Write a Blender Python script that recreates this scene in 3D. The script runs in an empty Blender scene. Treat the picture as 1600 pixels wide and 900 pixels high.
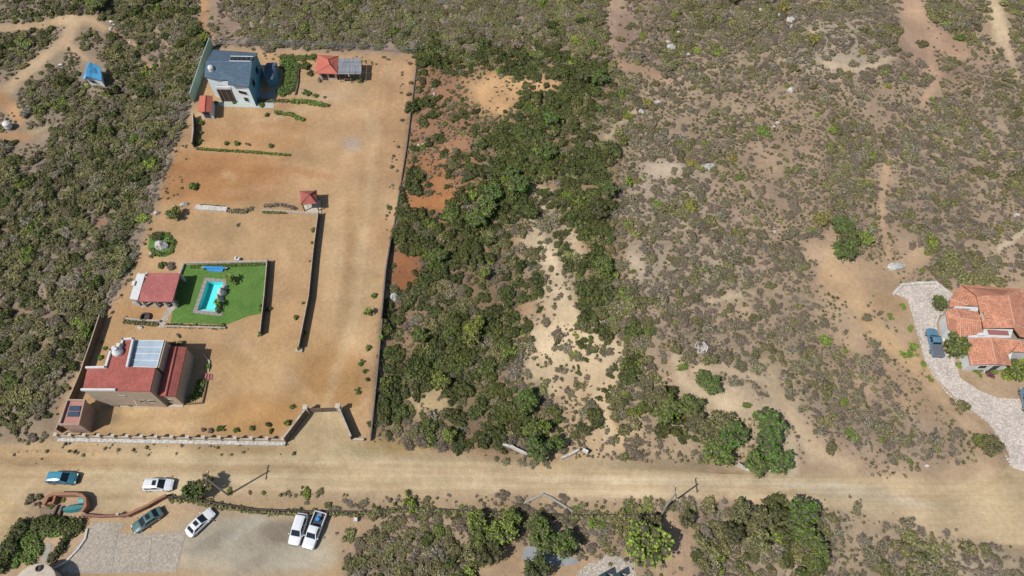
import bpy, math, random
import numpy as np
random.seed(7)
rng = np.random.default_rng(11)
S = bpy.context.scene
# ------------------------------------------------------------------ camera
F, H, TH = 1100.0, 108.0, math.radians(31)
cam_d = bpy.data.cameras.new("camera"); cam = bpy.data.objects.new("camera", cam_d)
S.collection.objects.link(cam); S.camera = cam
cam.location = (0, 0, H); cam.rotation_euler = (TH, 0, 0)
cam_d.sensor_width = 36; cam_d.lens = 36 * F / 1600
cam_d.clip_start = 1; cam_d.clip_end = 6000
# ------------------------------------------------------------------ light
SH_AZ, EL = math.radians(33.4), math.radians(54)
W = bpy.data.worlds.new("World"); S.world = W; W.use_nodes = True
nt = W.node_tree; nt.nodes.clear()
sky = nt.nodes.new('ShaderNodeTexSky'); sky.sky_type = 'NISHITA'; sky.sun_disc = False
sky.sun_elevation = EL; sky.sun_rotation = math.atan2(-math.cos(SH_AZ), -math.sin(SH_AZ))
bg = nt.nodes.new('ShaderNodeBackground'); bg.inputs[1].default_value = 0.09
wo = nt.nodes.new('ShaderNodeOutputWorld')
nt.links.new(sky.outputs[0], bg.inputs[0]); nt.links.new(bg.outputs[0], wo.inputs[0])
sd = bpy.data.lights.new("sun", 'SUN'); sd.energy = 4.1; sd.angle = math.radians(0.5); sd.color = (1.0, 0.98, 0.95)
so = bpy.data.objects.new("sun", sd); S.collection.objects.link(so)
from mathutils import Vector
so.rotation_euler = Vector((math.cos(SH_AZ)*math.cos(EL), math.sin(SH_AZ)*math.cos(EL), -math.sin(EL))).to_track_quat('-Z', 'Y').to_euler()
S.view_settings.view_transform = 'Standard'; S.view_settings.look = 'None'
S.view_settings.exposure = 0.0; S.view_settings.gamma = 1.0; S.view_settings.use_curve_mapping = False
S.cycles.max_bounces = 4; S.cycles.diffuse_bounces = 1; S.cycles.transmission_bounces = 4

# ------------------------------------------------------------------ mapping photo <-> ground
ct, st = math.cos(TH), math.sin(TH)
def P0(px, py, z=0.0):
    dx = (px-800)/F; dy = (450-py)/F
    dy_, dz_ = dy*ct+st, dy*st-ct
    t = (z-H)/dz_
    return (dx*t, dy_*t, z)
def proj(x, y, z=0.0):
    vy, vz = y, z-H
    cy = vy*ct+vz*st; cz = -vy*st+vz*ct
    return 800+F*x/(-cz), 450-F*cy/(-cz)
# raster masks (2 px cells)
RW, RH = 800, 450
gx, gy = np.meshgrid(np.arange(RW)*2+1.0, np.arange(RH)*2+1.0)
def pmask(pts):
    m = np.zeros(gx.shape, bool); n = len(pts)
    for i in range(n):
        x1, y1 = pts[i]; x2, y2 = pts[(i+1) % n]
        if y1 == y2: continue
        c = ((y1 > gy) != (y2 > gy)) & (gx < (x2-x1)*(gy-y1)/(y2-y1)+x1)
        m ^= c
    return m
def inpoly(x, y, pts):
    m = np.zeros(np.shape(x), bool); n = len(pts)
    for i in range(n):
        x1, y1 = pts[i]; x2, y2 = pts[(i+1) % n]
        if y1 == y2: continue
        m ^= ((y1 > y) != (y2 > y)) & (x < (x2-x1)*(y-y1)/(y2-y1)+x1)
    return m
def blur(a, r):
    a = a.astype(float)
    if r < 1: return a
    for ax in (0, 1):
        for _ in range(2):
            p = np.pad(a, [(r+1, r) if k == ax else (0, 0) for k in (0, 1)], mode='edge')
            c = np.cumsum(p, axis=ax)
            a = (c[2*r+1:, :]-c[:-2*r-1, :])/(2*r+1) if ax == 0 else (c[:, 2*r+1:]-c[:, :-2*r-1])/(2*r+1)
    return a
def lmask(pts, w):
    m = np.zeros(gx.shape)
    for (x1, y1), (x2, y2) in zip(pts[:-1], pts[1:]):
        L = (x2-x1)**2+(y2-y1)**2
        t = np.clip(((gx-x1)*(x2-x1)+(gy-y1)*(y2-y1))/L, 0, 1)
        d = np.hypot(gx-x1-t*(x2-x1), gy-y1-t*(y2-y1))
        m = np.maximum(m, np.clip((w-d)/max(w*.35, 1)+.5, 0, 1))
    return m
def refl(v, n):
    v = np.abs(v); v = v % (2*n); return np.where(v >= n, 2*n-1e-3-v, v)
def sample(R, px, py):
    ix = (refl(px, 1600)/2).astype(int).clip(0, RW-1); iy = (refl(py, 900)/2).astype(int).clip(0, RH-1)
    return R[iy, ix]
# smooth value noise
def vnoise(x, y, s, seed=0):
    x = np.asarray(x, float)/s; y = np.asarray(y, float)/s
    xi = np.floor(x).astype(int); yi = np.floor(y).astype(int); fx = x-xi; fy = y-yi
    fx = fx*fx*(3-2*fx); fy = fy*fy*(3-2*fy)
    def h(a, b):
        v = np.sin(a*127.1+b*311.7+seed*74.7)*43758.5453
        return v-np.floor(v)
    return (h(xi, yi)*(1-fx)+h(xi+1, yi)*fx)*(1-fy)+(h(xi, yi+1)*(1-fx)+h(xi+1, yi+1)*fx)*fy

# ------------------------------------------------------------------ regions (outlines of ground areas)
COMP = [(330,76),(652,88),(634,240),(612,392),(597,500),(580,690),(556,688),(534,640),(482,641),(447,692),(95,680),(92,640),(160,500),(205,425),(240,330),(300,165),(306,140)]
LOT = [(655,86),(958,92),(985,717),(580,708)]
ROAD = [(-10,697),(60,694),(200,692),(330,708),(450,712),(560,714),(700,722),(860,727),(1000,730),(1120,738),(1260,742),(1380,746),(1500,756),(1560,745),(1572,730),(1610,732),(1610,858),(1560,852),(1460,835),(1330,800),(1250,785),(1150,782),(1050,783),(930,778),(820,768),(700,775),(560,770),(420,768),(360,776),(290,776),(260,778),(215,806),(165,806),(150,775),(60,772),(45,800),(5,885),(-10,900)]
DRIVE = [(1396,458),(1408,446),(1462,441),(1490,462),(1478,490),(1462,494),(1462,520),(1470,545),(1492,560),(1500,590),(1530,610),(1560,622),(1610,624),(1610,740),(1582,731),(1560,690),(1530,655),(1500,628),(1470,598),(1447,566),(1438,530),(1428,500),(1418,468)]
LAWN = [(289,414),(419,412),(416,470),(413,489),(388,494),(355,507),(266,504),(274,470),(280,430)]
YARDS = [(0,0)]
soilR = np.zeros((RH, RW, 3))
def sc(r, g, b, k=.80, q=.84):
    if k != 1.0: m_ = .3*r+.59*g+.11*b; r, g, b = m_+(r-m_)*q, m_+(g-m_)*q, m_+(b-m_)*q
    f = lambda c: ((c/255+.055)/1.055)**2.4 if c > 10 else c/255/12.92
    return np.array([f(r)*k, f(g)*k, f(b)*k])
def paint(mask, col, a=1.0):
    global soilR
    m = (np.clip(mask, 0, 1)*a)[..., None]
    soilR = soilR*(1-m)+np.array(col)*m
def ell(cx, cy, rx, ry, a=0):
    ca, sa = math.cos(math.radians(a)), math.sin(math.radians(a))
    u = ((gx-cx)*ca+(gy-cy)*sa)/rx; v = (-(gx-cx)*sa+(gy-cy)*ca)/ry
    return np.clip(1.35-np.hypot(u, v), 0, .6)/.6
soilR[:] = sc(194,161,123)
lm = blur(pmask([(-5,-5),(335,-5),(325,75),(300,165),(240,330),(205,425),(160,500),(92,640),(92,690),(-5,690)]), 6)
paint(lm, sc(168,142,112))
paint(blur(pmask([(330,-5),(960,-5),(960,92),(330,80)]), 5), sc(172,140,116))
paint(ell(1300,300,260,140), sc(188,150,118), .5)
paint(ell(1380,620,130,90), sc(186,146,108), .6)
paint(ell(1390,430,90,45), sc(196,160,120), .8)
paint(ell(1040,300,70,60), sc(206,184,156), .7)
paint(ell(1010,420,35,40), sc(214,192,160), .6)
paint(ell(1110,420,60,50), sc(206,186,156), .5)
paint(ell(1330,70,90,45), sc(205,185,158), .7)
paint(ell(1180,640,120,70), sc(204,178,140), .7)
paint(ell(1100,690,80,40), sc(198,170,130), .6)
paint(ell(1460,90,90,45,20), sc(190,146,118), .7)
paint(ell(1010,60,50,60), sc(170,128,112), .7)
paint(ell(1400,690,90,40), sc(168,140,116), .5)
# lot soils
paint(blur(pmask(LOT), 2), sc(176,138,96))
paint(ell(690,180,60,110), sc(190,124,84), .8)
paint(ell(665,300,60,60), sc(205,130,74), .9)
paint(ell(640,420,40,45), sc(160,98,58), .9)
paint(ell(810,140,80,50), sc(222,170,112), .95)
paint(ell(910,110,60,22), sc(196,142,106), .8)
paint(ell(860,390,45,100,-12), sc(222,194,152), .9)
paint(ell(900,560,90,85), sc(228,198,152), .95)
paint(ell(930,660,70,75), sc(222,184,136), .92)
paint(ell(680,625,50,34), sc(206,176,122), .9)
paint(ell(615,696,60,18), sc(196,162,100), .9)
paint(ell(945,200,40,40), sc(198,170,134), .8)
# compound soils
cm = blur(pmask(COMP), 1)
paint(cm, sc(199,156,107))
for a in [((330,280,110,40), (188,126,72), .75), ((400,210,90,26), (198,142,88), .6), ((540,190,50,90), (204,160,112), .8), ((560,130,70,40), (204,156,108), .7),
          ((600,180,40,110), (196,150,104), .5), ((400,370,120,40), (200,160,110), .8), ((420,560,90,70), (202,158,104), .75), ((520,600,50,60), (192,138,76), .7),
          ((540,420,35,110), (206,170,120), .7), ((545,380,8,90), (180,134,84), .6), ((560,480,50,60), (210,170,118), .5), ((250,650,130,22), (208,172,118), .8), ((400,650,80,30), (196,140,76), .7),
          ((310,430,20,8), (190,140,90), .3), ((550,225,16,9), (178,164,148), .7), ((515,140,60,20), (200,166,124), .7), ((230,490,50,16), (192,138,84), .6), ((180,545,30,30), (196,146,90), .5), ((180,653,10,6), (150,130,105), .7)]:
    paint(ell(*a[0])*cm, sc(*a[1]), a[2])
trk = random.Random(4)
for pts, w_, c_, al in [([(548,350),(545,400),(540,450),(525,520),(470,600),(330,650),(180,655)], 3, (178,134,90), .5), ([(556,350),(554,400),(549,450),(535,525),(480,606),(335,656),(180,660)], 2.5, (182,138,92), .5), ([(506,640),(520,590),(545,500),(560,400),(575,300),(580,200),(560,140)], 4, (214,178,130), .5), ([(514,640),(530,590),(555,500),(570,400),(585,300),(592,200),(575,140)], 3, (214,178,130), .5),
        ([(500,640),(470,600),(400,560),(360,520)], 4, (212,172,122), .5), ([(430,470),(450,420),(440,380),(380,350)], 3, (214,174,124), .4), ([(585,200),(560,170),(520,150),(470,170),(400,190)], 5, (212,176,132), .5), ([(530,330),(560,280),(540,230),(430,205),(340,200)], 4, (212,170,124), .4),
        ([(610,120),(605,200),(590,300),(575,400)], 3, (180,136,94), .4), ([(300,470),(350,530),(420,540)], 3, (186,140,92), .4), ([(595,440),(585,450),(560,470)], 1.5, (226,196,150), .7), ([(575,626),(556,640),(545,650)], 1.5, (226,196,150), .7), ([(250,260),(350,270),(440,265),(520,275)], 5, (182,122,72), .5), ([(270,240),(360,250),(450,250)], 4, (186,126,76), .4), ([(350,300),(420,295),(480,290)], 5, (206,158,110), .5)]:
    jit = [(x+trk.uniform(-2, 2), y+trk.uniform(-2, 2)) for x, y in pts]; paint(blur(lmask(jit, w_), 1)*cm, sc(*c_), al*1.15)
for k in range(26): paint(ell(trk.uniform(230, 620), trk.uniform(110, 660), trk.uniform(10, 40), trk.uniform(6, 22), trk.uniform(-40, 40))*cm, sc(*trk.choice([(212,176,130),(186,140,94),(204,160,108),(180,132,88),(206,168,124)])), .35)
# strip at gate and south of lot
paint(blur(pmask([(0,690),(95,688),(450,694),(484,643),(532,641),(556,690),(580,708),(985,717),(1100,735),(1100,745),(0,745)]), 3), sc(196,168,122))
paint(ell(280,702,170,10), sc(178,142,96), .7)
paint(ell(560,706,40,12), sc(176,160,110), .5)
rm = blur(pmask(ROAD), 2)
paint(rm, sc(208,178,132))
paint(ell(70,720,130,34)*rm, sc(202,162,112), .8)
paint(ell(20,830,20,70,-20), sc(206,172,120), .8)
for a in [((1000,755,300,9,1), (218,196,156), .7), ((1330,770,120,10,8), (222,204,172), .7), ((1150,752,200,5,2), (216,192,150), .6), ((350,742,300,6), (216,190,142), .6), ((1520,820,90,14,8), (214,184,134), .6), ((560,752,250,7), (196,166,120), .5), ((760,768,200,4), (190,158,112), .5), ((600,722,200,3,2), (220,196,150), .6), ((700,777,300,3), (200,172,126), .5),
          ((1450,745,150,3,3), (186,156,112), .6), ((100,735,120,3), (218,190,142), .5)]:
    paint(ell(*a[0])*rm, sc(*a[1]), a[2])
for k in range(16):
    y0 = trk.uniform(716, 775); x0 = trk.uniform(-50, 900); x1 = x0+trk.uniform(250, 700); sl = trk.uniform(-.01, .02)+(.03 if x0 > 500 else 0); ph = trk.random()*6
    paint(blur(lmask([(x, y0+(x-x0)*sl+4*math.sin(x/90+ph)+(max(0, x-1150)*.07)) for x in np.arange(x0, x1, 25)], trk.uniform(1.8, 3.6)), 1)*rm, sc(*trk.choice([(226,200,156),(186,150,104),(180,146,102),(222,194,148)])), trk.uniform(.5, .9))
for pts in ([(500,650),(498,690),(470,720),(380,735),(250,738)], [(512,650),(512,692),(486,726),(390,742),(250,745)], [(515,650),(520,690),(560,722),(700,735),(900,742)], [(505,650),(507,694),(548,730),(690,742),(900,750)], [(215,790),(230,775),(262,765),(330,757)], [(205,785),(215,770),(250,758),(330,750)], [(10,870),(40,800),(70,765),(180,752)], [(2,850),(28,790),(60,757),(180,745)], [(1560,735),(1500,760),(1380,770),(1200,762)], [(1575,745),(1510,770),(1380,778),(1200,770)]):
    paint(blur(lmask(pts, 2.6), 1), sc(*trk.choice([(182,148,104),(222,194,150)])), .55)
# south side
paint(blur(pmask([(140,800),(520,800),(560,905),(80,905),(120,850)]), 4), sc(196,160,114))
paint(ell(390,850,130,48), sc(178,164,140), .95)
paint(ell(340,845,50,10,-20), sc(150,138,118), .6)
paint(ell(420,870,70,9,-25), sc(158,144,122), .6)
paint(ell(380,828,40,8,-35), sc(196,186,162), .6)
paint(ell(300,880,60,9,5), sc(196,176,144), .6)
paint(ell(440,832,30,20), sc(128,112,92), .7)
paint(ell(470,870,50,22), sc(196,182,154), .6)
paint(blur(pmask([(520,800),(1080,800),(1080,905),(540,905)]), 6), sc(192,156,116))
paint(blur(pmask([(360,777),(1040,790),(1040,806),(340,800)]), 2), sc(188,156,112))
paint(ell(1120,850,60,60), sc(186,150,116), .7)
paint(ell(1360,850,200,70), sc(196,168,130), .6)
paint(ell(1530,880,60,20), sc(208,186,148), .7)
# tracks
TR = [([(-10,45),(60,40),(110,28),(150,32),(160,45)], 7, (204,168,122)), ([(115,40),(105,62),(60,95),(0,150)], 9, (204,170,128)), ([(0,150),(30,185)], 10, (196,146,98)), ([(108,70),(135,92)], 5, (200,164,120)),
      ([(170,45),(215,75),(235,110)], 4, (196,152,104)), ([(235,30),(265,75)], 3, (190,158,120)), ([(320,0),(316,40),(330,62)], 7, (196,146,98)), ([(953,0),(956,60),(960,85)], 4, (196,158,130)), ([(963,98),(1010,112),(1045,125)], 7, (190,150,112)), ([(1290,98),(1340,110),(1400,88)], 5, (204,176,140)), ([(1060,122),(1150,100),(1230,94)], 1.5, (200,172,138)),
      ([(1420,-5),(1440,45),(1500,80)], 16, (200,158,124)), ([(1440,40),(1465,130),(1440,160)], 7, (196,156,122)), ([(1550,-5),(1568,60)], 11, (212,184,142)), ([(1568,60),(1590,120)], 5, (200,170,134)),
      ([(948,216),(972,190),(992,175)], 5, (216,190,146)), ([(1390,250),(1378,300),(1380,350),(1390,400)], 6, (200,162,122)), ([(1300,395),(1330,420),(1400,425),(1440,400)], 14, (200,164,124)), ([(1300,430),(1350,470),(1400,480)], 22, (198,160,116)), ([(1350,500),(1420,560),(1460,600)], 13, (202,164,116)),
      ([(1055,560),(1070,600),(1130,630),(1200,640)], 8, (206,180,142)), ([(1085,575),(1130,575),(1190,595),(1230,630),(1250,670),(1270,720)], 7, (204,176,138)), ([(1235,690),(1240,740)], 9, (208,184,146)), ([(1270,700),(1330,730)], 9, (204,174,134)),
      ([(1195,560),(1220,620),(1280,700)], 5, (196,166,126)), ([(1110,470),(1180,455)], 5, (202,176,138)), ([(1080,800),(1078,900)], 4, (190,150,112)), ([(690,705),(880,716)], 7, (186,152,110)), ([(893,500),(915,560),(930,610),(945,650),(955,700)], 8, (222,190,144)),
      ([(1440,590),(1560,720)], 5, (192,158,120)), ([(1560,390),(1600,360)], 5, (206,184,150)), ([(0,480),(80,500),(70,535)], 5, (176,140,108)), ([(70,455),(82,490)], 4, (180,146,112)), ([(0,215),(45,212)], 8, (190,140,96)), ([(45,210),(75,196)], 3, (200,170,120)), ([(155,350),(162,345)], 4, (205,120,84))]
clearR = np.zeros((RH, RW))
for pts, w, c in TR:
    m = lmask(pts, w); paint(blur(m, 1), sc(*c), .95); clearR = np.maximum(clearR, m)
CLEAR = [COMP, ROAD, DRIVE, [(762,112),(790,120),(850,125),(888,128),(870,138),(832,142),(810,152),(800,166),(782,182),(757,172),(745,155),(752,132)], [(640,308),(712,302),(722,312),(700,328),(640,328)],
         [(826,322),(852,320),(846,342),(850,368),(866,392),(872,420),(886,450),(880,470),(862,420),(846,388),(792,378),(794,370),(834,370)], [(880,440),(905,495),(930,520),(974,526),(976,560),(962,600),(950,640),(925,612),(885,622),(852,612),(850,590),(862,560),(832,545),(826,525),(850,502),(878,496),(864,450)],
         [(830,284),(850,290),(880,300),(878,306),(846,300)], [(618,392),(650,396),(660,430),(655,452),(618,448)], [(925,600),(962,600),(955,650),(975,680),(982,714),(925,714),(905,690),(930,660)],
         [(650,612),(700,606),(708,625),(695,645),(668,640)], [(584,690),(700,700),(700,716),(584,708)], [(895,350),(920,365),(912,408),(900,400),(890,372)], [(745,388),(766,384),(764,400),(750,404)], [(815,460),(835,470),(825,500),(812,495)],
         [(1005,255),(1062,252),(1068,270),(1020,280)], [(975,395),(1005,398),(1008,425),(985,420)], [(1480,445),(1610,448),(1610,600),(1520,600),(1478,500)],
         [(0,690),(95,688),(450,694),(484,643),(532,641),(556,690),(580,708),(985,717),(1100,735),(1100,745),(0,745)], [(140,800),(540,802),(520,840),(545,905),(60,905),(0,905),(40,800)],
         [(812,862),(835,846),(900,870),(880,905),(820,905)], [(900,880),(940,865),(995,880),(995,905),(900,905)], [(530,800),(600,815),(560,835),(540,830)]]
for c in CLEAR: clearR = np.maximum(clearR, blur(pmask(c), 1))
clearR = clearR*(1-.0)
# driveway, lawn flags are separate surfaces
VEG = ["2222332333331.23 3332333333333333 333333.212333333 b2b2232b.,3333.3","112,...333333,.2 2333333333333333 333332.122233333 2b2122b2..333..3","2331.2,332233212 3333333333333333 333333.1213333bb b32bbb33..,331.1",
"332.1.233223b... ..........gghhhh hhhhss1223322bb2 2221112b2.,21,12","21.22..33233b... ..........ghshhs hhhggg2,23222222 1221112222,,1112",".12332133233b... ..........shsshs hhgggg3312111222 112212111221,112",
".23231133333b... ..........ghhssh hhhggs3221121111 1,12111211222122","1.312333333p.... ..........ghsshh hhghhs22311,1211 ,1,1211122222222","2..33333333p.... .........shhhhgg hhhshs2333212111 11,2312222222222",
"3,,3333333p..... .........shsshhg ggghgg1,2232211, 11,,322222222222","3,33333333p..... .........shshggg gggggg,1,,22111, ,112321122222222","3333333331p..... .........gs.hggg gh,hgg12,112,111 1211b31,22222223",
"332333333p...... .........hssgggg ghhggg122b211112 1212211222b2b222","23333b133p...... ........shhhgggh h,bhgg2223222b12 11,231122222b2b2","33333333p....... ........ghhhgggh b,bhgg22122b2211 ,12.,21,122b2222",
"33332333p....... ........hgghggh2 ,2,hgh1,22b21212 12..,2,1,2321112","23333333p....... ........s.hggh22 hs,hhg,2212b1b21 23,,..,,22332222","3333333p........ ........s.hhh22h h2,1hg3,22b22212 112,....,233233,",
"3332333p........ ........hhhh2hhh hh,,gg3322bb2112 122,,1,.........","3333323p........ ........hhhhhhhh h,,,gh3322b2b2,1 222,,,1,........","333333p......... ........hhhhghhh h,,,,h33322bb2b1 2222,.,,........",
"33,233p......... .......sh,gggh2h 2,,,hh33.,22b2b1 2221,.,,........","3323,3.......... .......hghgggh2h b,,s,h3331222b21 1,21212,,.......","3233,........... .......shggghhh2 2,,,sh332,.,,122 1212212,,,......",
"3322............ .......hg,hhghhh h2b,,h333..,,..1 ,1122212,,......","223,............ .......hgs,bhhhh h22,,h33hhh,.... ,,122212,,,,....","22.............. .......hhbh2hbhh h2h,,s2,1hhh,.,, ,1,22b22211,....",
"1,.............. .......,,2h2hhhh bh,,,,2,,,,h,,,, ,1,,1b222b22,,..",",,,,............ ..............,2 22,,,,,2,,,1.,,, ,1,,,,,11b21,...","................ ................ ................ ......,,,.......",
"............1... ,,,,,,.......... ................ ................",",,,............. ......,,,,,,,,,, ,,,,,,,12b2333,, g3,,1,..........","1,,,,........... ......1212212211 22122112,..b3333 3g32b,,12.......",
"................ .....,1322321121 221221122..b3333 3g3b2,11321,....","................ ....,,2333223h1. .2112112h,.333g3 33g3b,223b31b2,,","................ ....,2332323hh.. .hh...hh2,.2333b b2g3b,22b321bbb2"]
VEG = [r.replace(" ", "") for r in VEG]
VEG = [r[:26]+r[26:31].replace("h", "s").replace("g", "h")+r[31:] if 4 <= i <= 12 else r for i, r in enumerate(VEG)]
assert len(VEG) == 36
for i, r in enumerate(VEG): assert len(r) == 64, (i, len(r))
KEY = ".,123bshgp"
VG = np.array([[KEY.index(c) for c in r] for r in VEG])
#          bushp  rmin rmax tuftp litter  species weights: dark, olive, grey, brown, bright
CL = [(0, .5, 1, .0, 0, None), (.10, .2, .6, .8, .1, (0,3,3,4,.5)), (.50, .3, .95, 1.1, .45, (0,4,4,4,.4)), (.78, .35, 1.3, 1.0, .65, (0,4,4,4.5,.4)), (.95, .6, 1.6, .6, .8, (.6,8,4,2,.5)), (.88, .4, 1.2, .9, .7, (0,1,2,7,0)),
      (.50, .3, .95, .9, .3, (6,3,1,2,.6)), (.80, .5, 1.5, .7, .45, (9,2.5,.8,1.2,.35)), (.96, .8, 1.8, .4, .6, (10,1.6,0,.5,.4)), (.95, .45, 1.0, .5, .7, (0,1,5,3,0))]
lit = blur(np.array([CL[k][4] for k in range(len(CL))])[np.repeat(np.repeat(VG, 13, 0)[:RH], 13, 1)[:, :RW]] if False else np.array([c[4] for c in CL])[VG[(gy/25).astype(int).clip(0,35), (gx/25).astype(int).clip(0,63)]], 6)
lit = lit*(1-clearR)
inlot = pmask(LOT)
paint(lit*(1-inlot), sc(158,138,115), .75); paint(lit*inlot, sc(112,92,66), .8)
soilR = np.stack([blur(soilR[..., k], 1) for k in range(3)], -1)
# relief
prot = np.zeros((RH, RW), bool)
for p in [COMP, ROAD, DRIVE, [(1440,420),(1610,420),(1610,640),(1440,640)], [(-5,690),(1110,735),(1110,745),(-5,745)], [(-5,770),(1100,775),(1100,905),(-5,905)], [(110,85),(180,85),(180,150),(110,150)]]: prot |= pmask(p)
wild = np.clip(1-blur(prot, 9)*1.6, 0, 1)
def hz(x, y):
    x = np.asarray(x, float); y = np.asarray(y, float)
    px, py = proj(x, y, 0.0)
    w = sample(wild, px, py)
    h = (vnoise(x, y, 26, 3)-.5)*4.2+(vnoise(x, y, 9, 5)-.5)*1.3+(vnoise(x, y, 3, 8)-.5)*.25
    return h*w
def G(px, py, dz=0.0):
    z = 0.0
    for _ in range(3):
        x, y, _z = P0(px, py, z+dz); z = float(hz(x, y))
    return Vector((x, y, z+dz))
def P(px, py, z=0.0): return Vector(P0(px, py, z))

# ------------------------------------------------------------------ materials
def new_mat(name):
    m = bpy.data.materials.new(name); m.use_nodes = True
    n = m.node_tree; b = n.nodes['Principled BSDF']; return m, n, b
def N(n, t, **k):
    o = n.nodes.new(t)
    for a, v in k.items(): setattr(o, a, v)
    return o
def noise(n, scale, detail=3, coord='Object', rough=.55, vec=None):
    t = N(n, 'ShaderNodeTexNoise'); t.inputs['Scale'].default_value = scale; t.inputs['Detail'].default_value = detail; t.inputs['Roughness'].default_value = rough
    if vec is None:
        g = N(n, 'ShaderNodeTexCoord'); vec = g.outputs[coord]
    n.links.new(vec, t.inputs['Vector']); return t
def ramp(n, src, a, b):
    r = N(n, 'ShaderNodeMapRange'); n.links.new(src, r.inputs[0]); r.inputs[1].default_value = a[0]; r.inputs[2].default_value = a[1]; r.inputs[3].default_value = b[0]; r.inputs[4].default_value = b[1]; return r.outputs[0]
def mulcol(n, col, fac):
    v = N(n, 'ShaderNodeVectorMath', operation='SCALE'); n.links.new(col, v.inputs[0]) ; n.links.new(fac, v.inputs[3]); return v.outputs[0]
_mc = {}
def mat(name, col, rough=.8, metal=0, var=.12, scale=2.0, bump=.0, bscale=20, spec=.3):
    if name in _mc: return _mc[name]
    m, n, b = new_mat(name)
    b.inputs['Roughness'].default_value = rough; b.inputs['Metallic'].default_value = metal; b.inputs['Specular IOR Level'].default_value = spec
    rgb = N(n, 'ShaderNodeRGB'); rgb.outputs[0].default_value = (*col, 1)
    t = noise(n, scale, 5)
    n.links.new(mulcol(n, rgb.outputs[0], ramp(n, t.outputs[0], (.3, .7), (1-var, 1+var))), b.inputs['Base Color'])
    if bump:
        t2 = noise(n, bscale, 4); bp = N(n, 'ShaderNodeBump'); bp.inputs['Strength'].default_value = bump; bp.inputs['Distance'].default_value = .1
        n.links.new(t2.outputs[0], bp.inputs['Height']); n.links.new(bp.outputs[0], b.inputs['Normal'])
    _mc[name] = m; return m
def soil_mat():
    m, n, b = new_mat("dirt"); b.inputs['Roughness'].default_value = .95; b.inputs['Specular IOR Level'].default_value = .1
    a = N(n, 'ShaderNodeVertexColor', layer_name='soil')
    g = N(n, 'ShaderNodeNewGeometry'); pos = g.outputs['Position']
    f1 = ramp(n, noise(n, .16, 5, vec=pos).outputs[0], (.3, .7), (.82, 1.14))
    f2 = ramp(n, noise(n, 1.3, 6, vec=pos, rough=.7).outputs[0], (.3, .7), (.86, 1.13))
    f3 = ramp(n, noise(n, 9, 4, vec=pos, rough=.7).outputs[0], (.3, .7), (.84, 1.16))
    c = mulcol(n, a.outputs[0], f1); c = mulcol(n, c, f2); c = mulcol(n, c, f3)
    # wheel streaks along the road / yard, driven by a vertex attribute
    st_ = N(n, 'ShaderNodeAttribute', attribute_name='streak')
    mp = N(n, 'ShaderNodeMapping'); n.links.new(pos, mp.inputs[0]); mp.inputs['Scale'].default_value = (.035, 1.5, 1)
    mp2 = N(n, 'ShaderNodeMapping'); n.links.new(pos, mp2.inputs[0]); mp2.inputs['Scale'].default_value = (1.2, .06, 1)
    sx = N(n, 'ShaderNodeSeparateXYZ'); n.links.new(st_.outputs['Vector'], sx.inputs[0])
    for mpp, ch, amp in ((mp, 0, .11), (mp2, 1, .04)):
        tt = noise(n, 1, 5, vec=mpp.outputs[0], rough=.65)
        v = ramp(n, tt.outputs[0], (.3, .7), (-amp, amp))
        mu = N(n, 'ShaderNodeMath', operation='MULTIPLY_ADD'); n.links.new(v, mu.inputs[0]); n.links.new(sx.outputs[ch], mu.inputs[1]); mu.inputs[2].default_value = 1
        c = mulcol(n, c, mu.outputs[0])
    # patches of dry litter and dead grass in the wild ground
    lt = ramp(n, noise(n, .9, 9, vec=pos, rough=.75).outputs[0], (.44, .58), (0, .52)); lm_ = N(n, 'ShaderNodeMath', operation='MULTIPLY'); n.links.new(lt, lm_.inputs[0]); n.links.new(sx.outputs[2], lm_.inputs[1])
    lx = N(n, 'ShaderNodeMix', data_type='RGBA'); n.links.new(lm_.outputs[0], lx.inputs[0]); n.links.new(c, lx.inputs[6]); lx.inputs[7].default_value = (.215,.17,.125,1); c = lx.outputs[2]
    # small stones, pale or dark
    vo = N(n, 'ShaderNodeTexVoronoi'); vo.inputs['Scale'].default_value = 3.2; n.links.new(pos, vo.inputs['Vector'])
    dk = ramp(n, vo.outputs['Distance'], (.06, .14), (1, 0))
    mk = noise(n, .5, 3, vec=pos); mk = ramp(n, mk.outputs[0], (.5, .6), (0, .55))
    mm = N(n, 'ShaderNodeMath', operation='MULTIPLY'); n.links.new(dk, mm.inputs[0]); n.links.new(mk, mm.inputs[1])
    mx = N(n, 'ShaderNodeMix', data_type='RGBA'); n.links.new(mm.outputs[0], mx.inputs[0]); n.links.new(c, mx.inputs[6])
    cr = N(n, 'ShaderNodeMix', data_type='RGBA'); cr.inputs[6].default_value = (.10, .08, .055, 1); cr.inputs[7].default_value = (.5, .44, .36, 1)
    rr = ramp(n, vo.outputs['Color'], (.45, .55), (0, 1)); n.links.new(rr, cr.inputs[0]); n.links.new(cr.outputs[2], mx.inputs[7])
    n.links.new(mx.outputs[2], b.inputs['Base Color'])
    bp = N(n, 'ShaderNodeBump'); bp.inputs['Strength'].default_value = .6; bp.inputs['Distance'].default_value = .22
    n.links.new(noise(n, 2.2, 8, vec=pos, rough=.7).outputs[0], bp.inputs['Height']); n.links.new(bp.outputs[0], b.inputs['Normal'])
    return m
SOIL = soil_mat()
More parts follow.
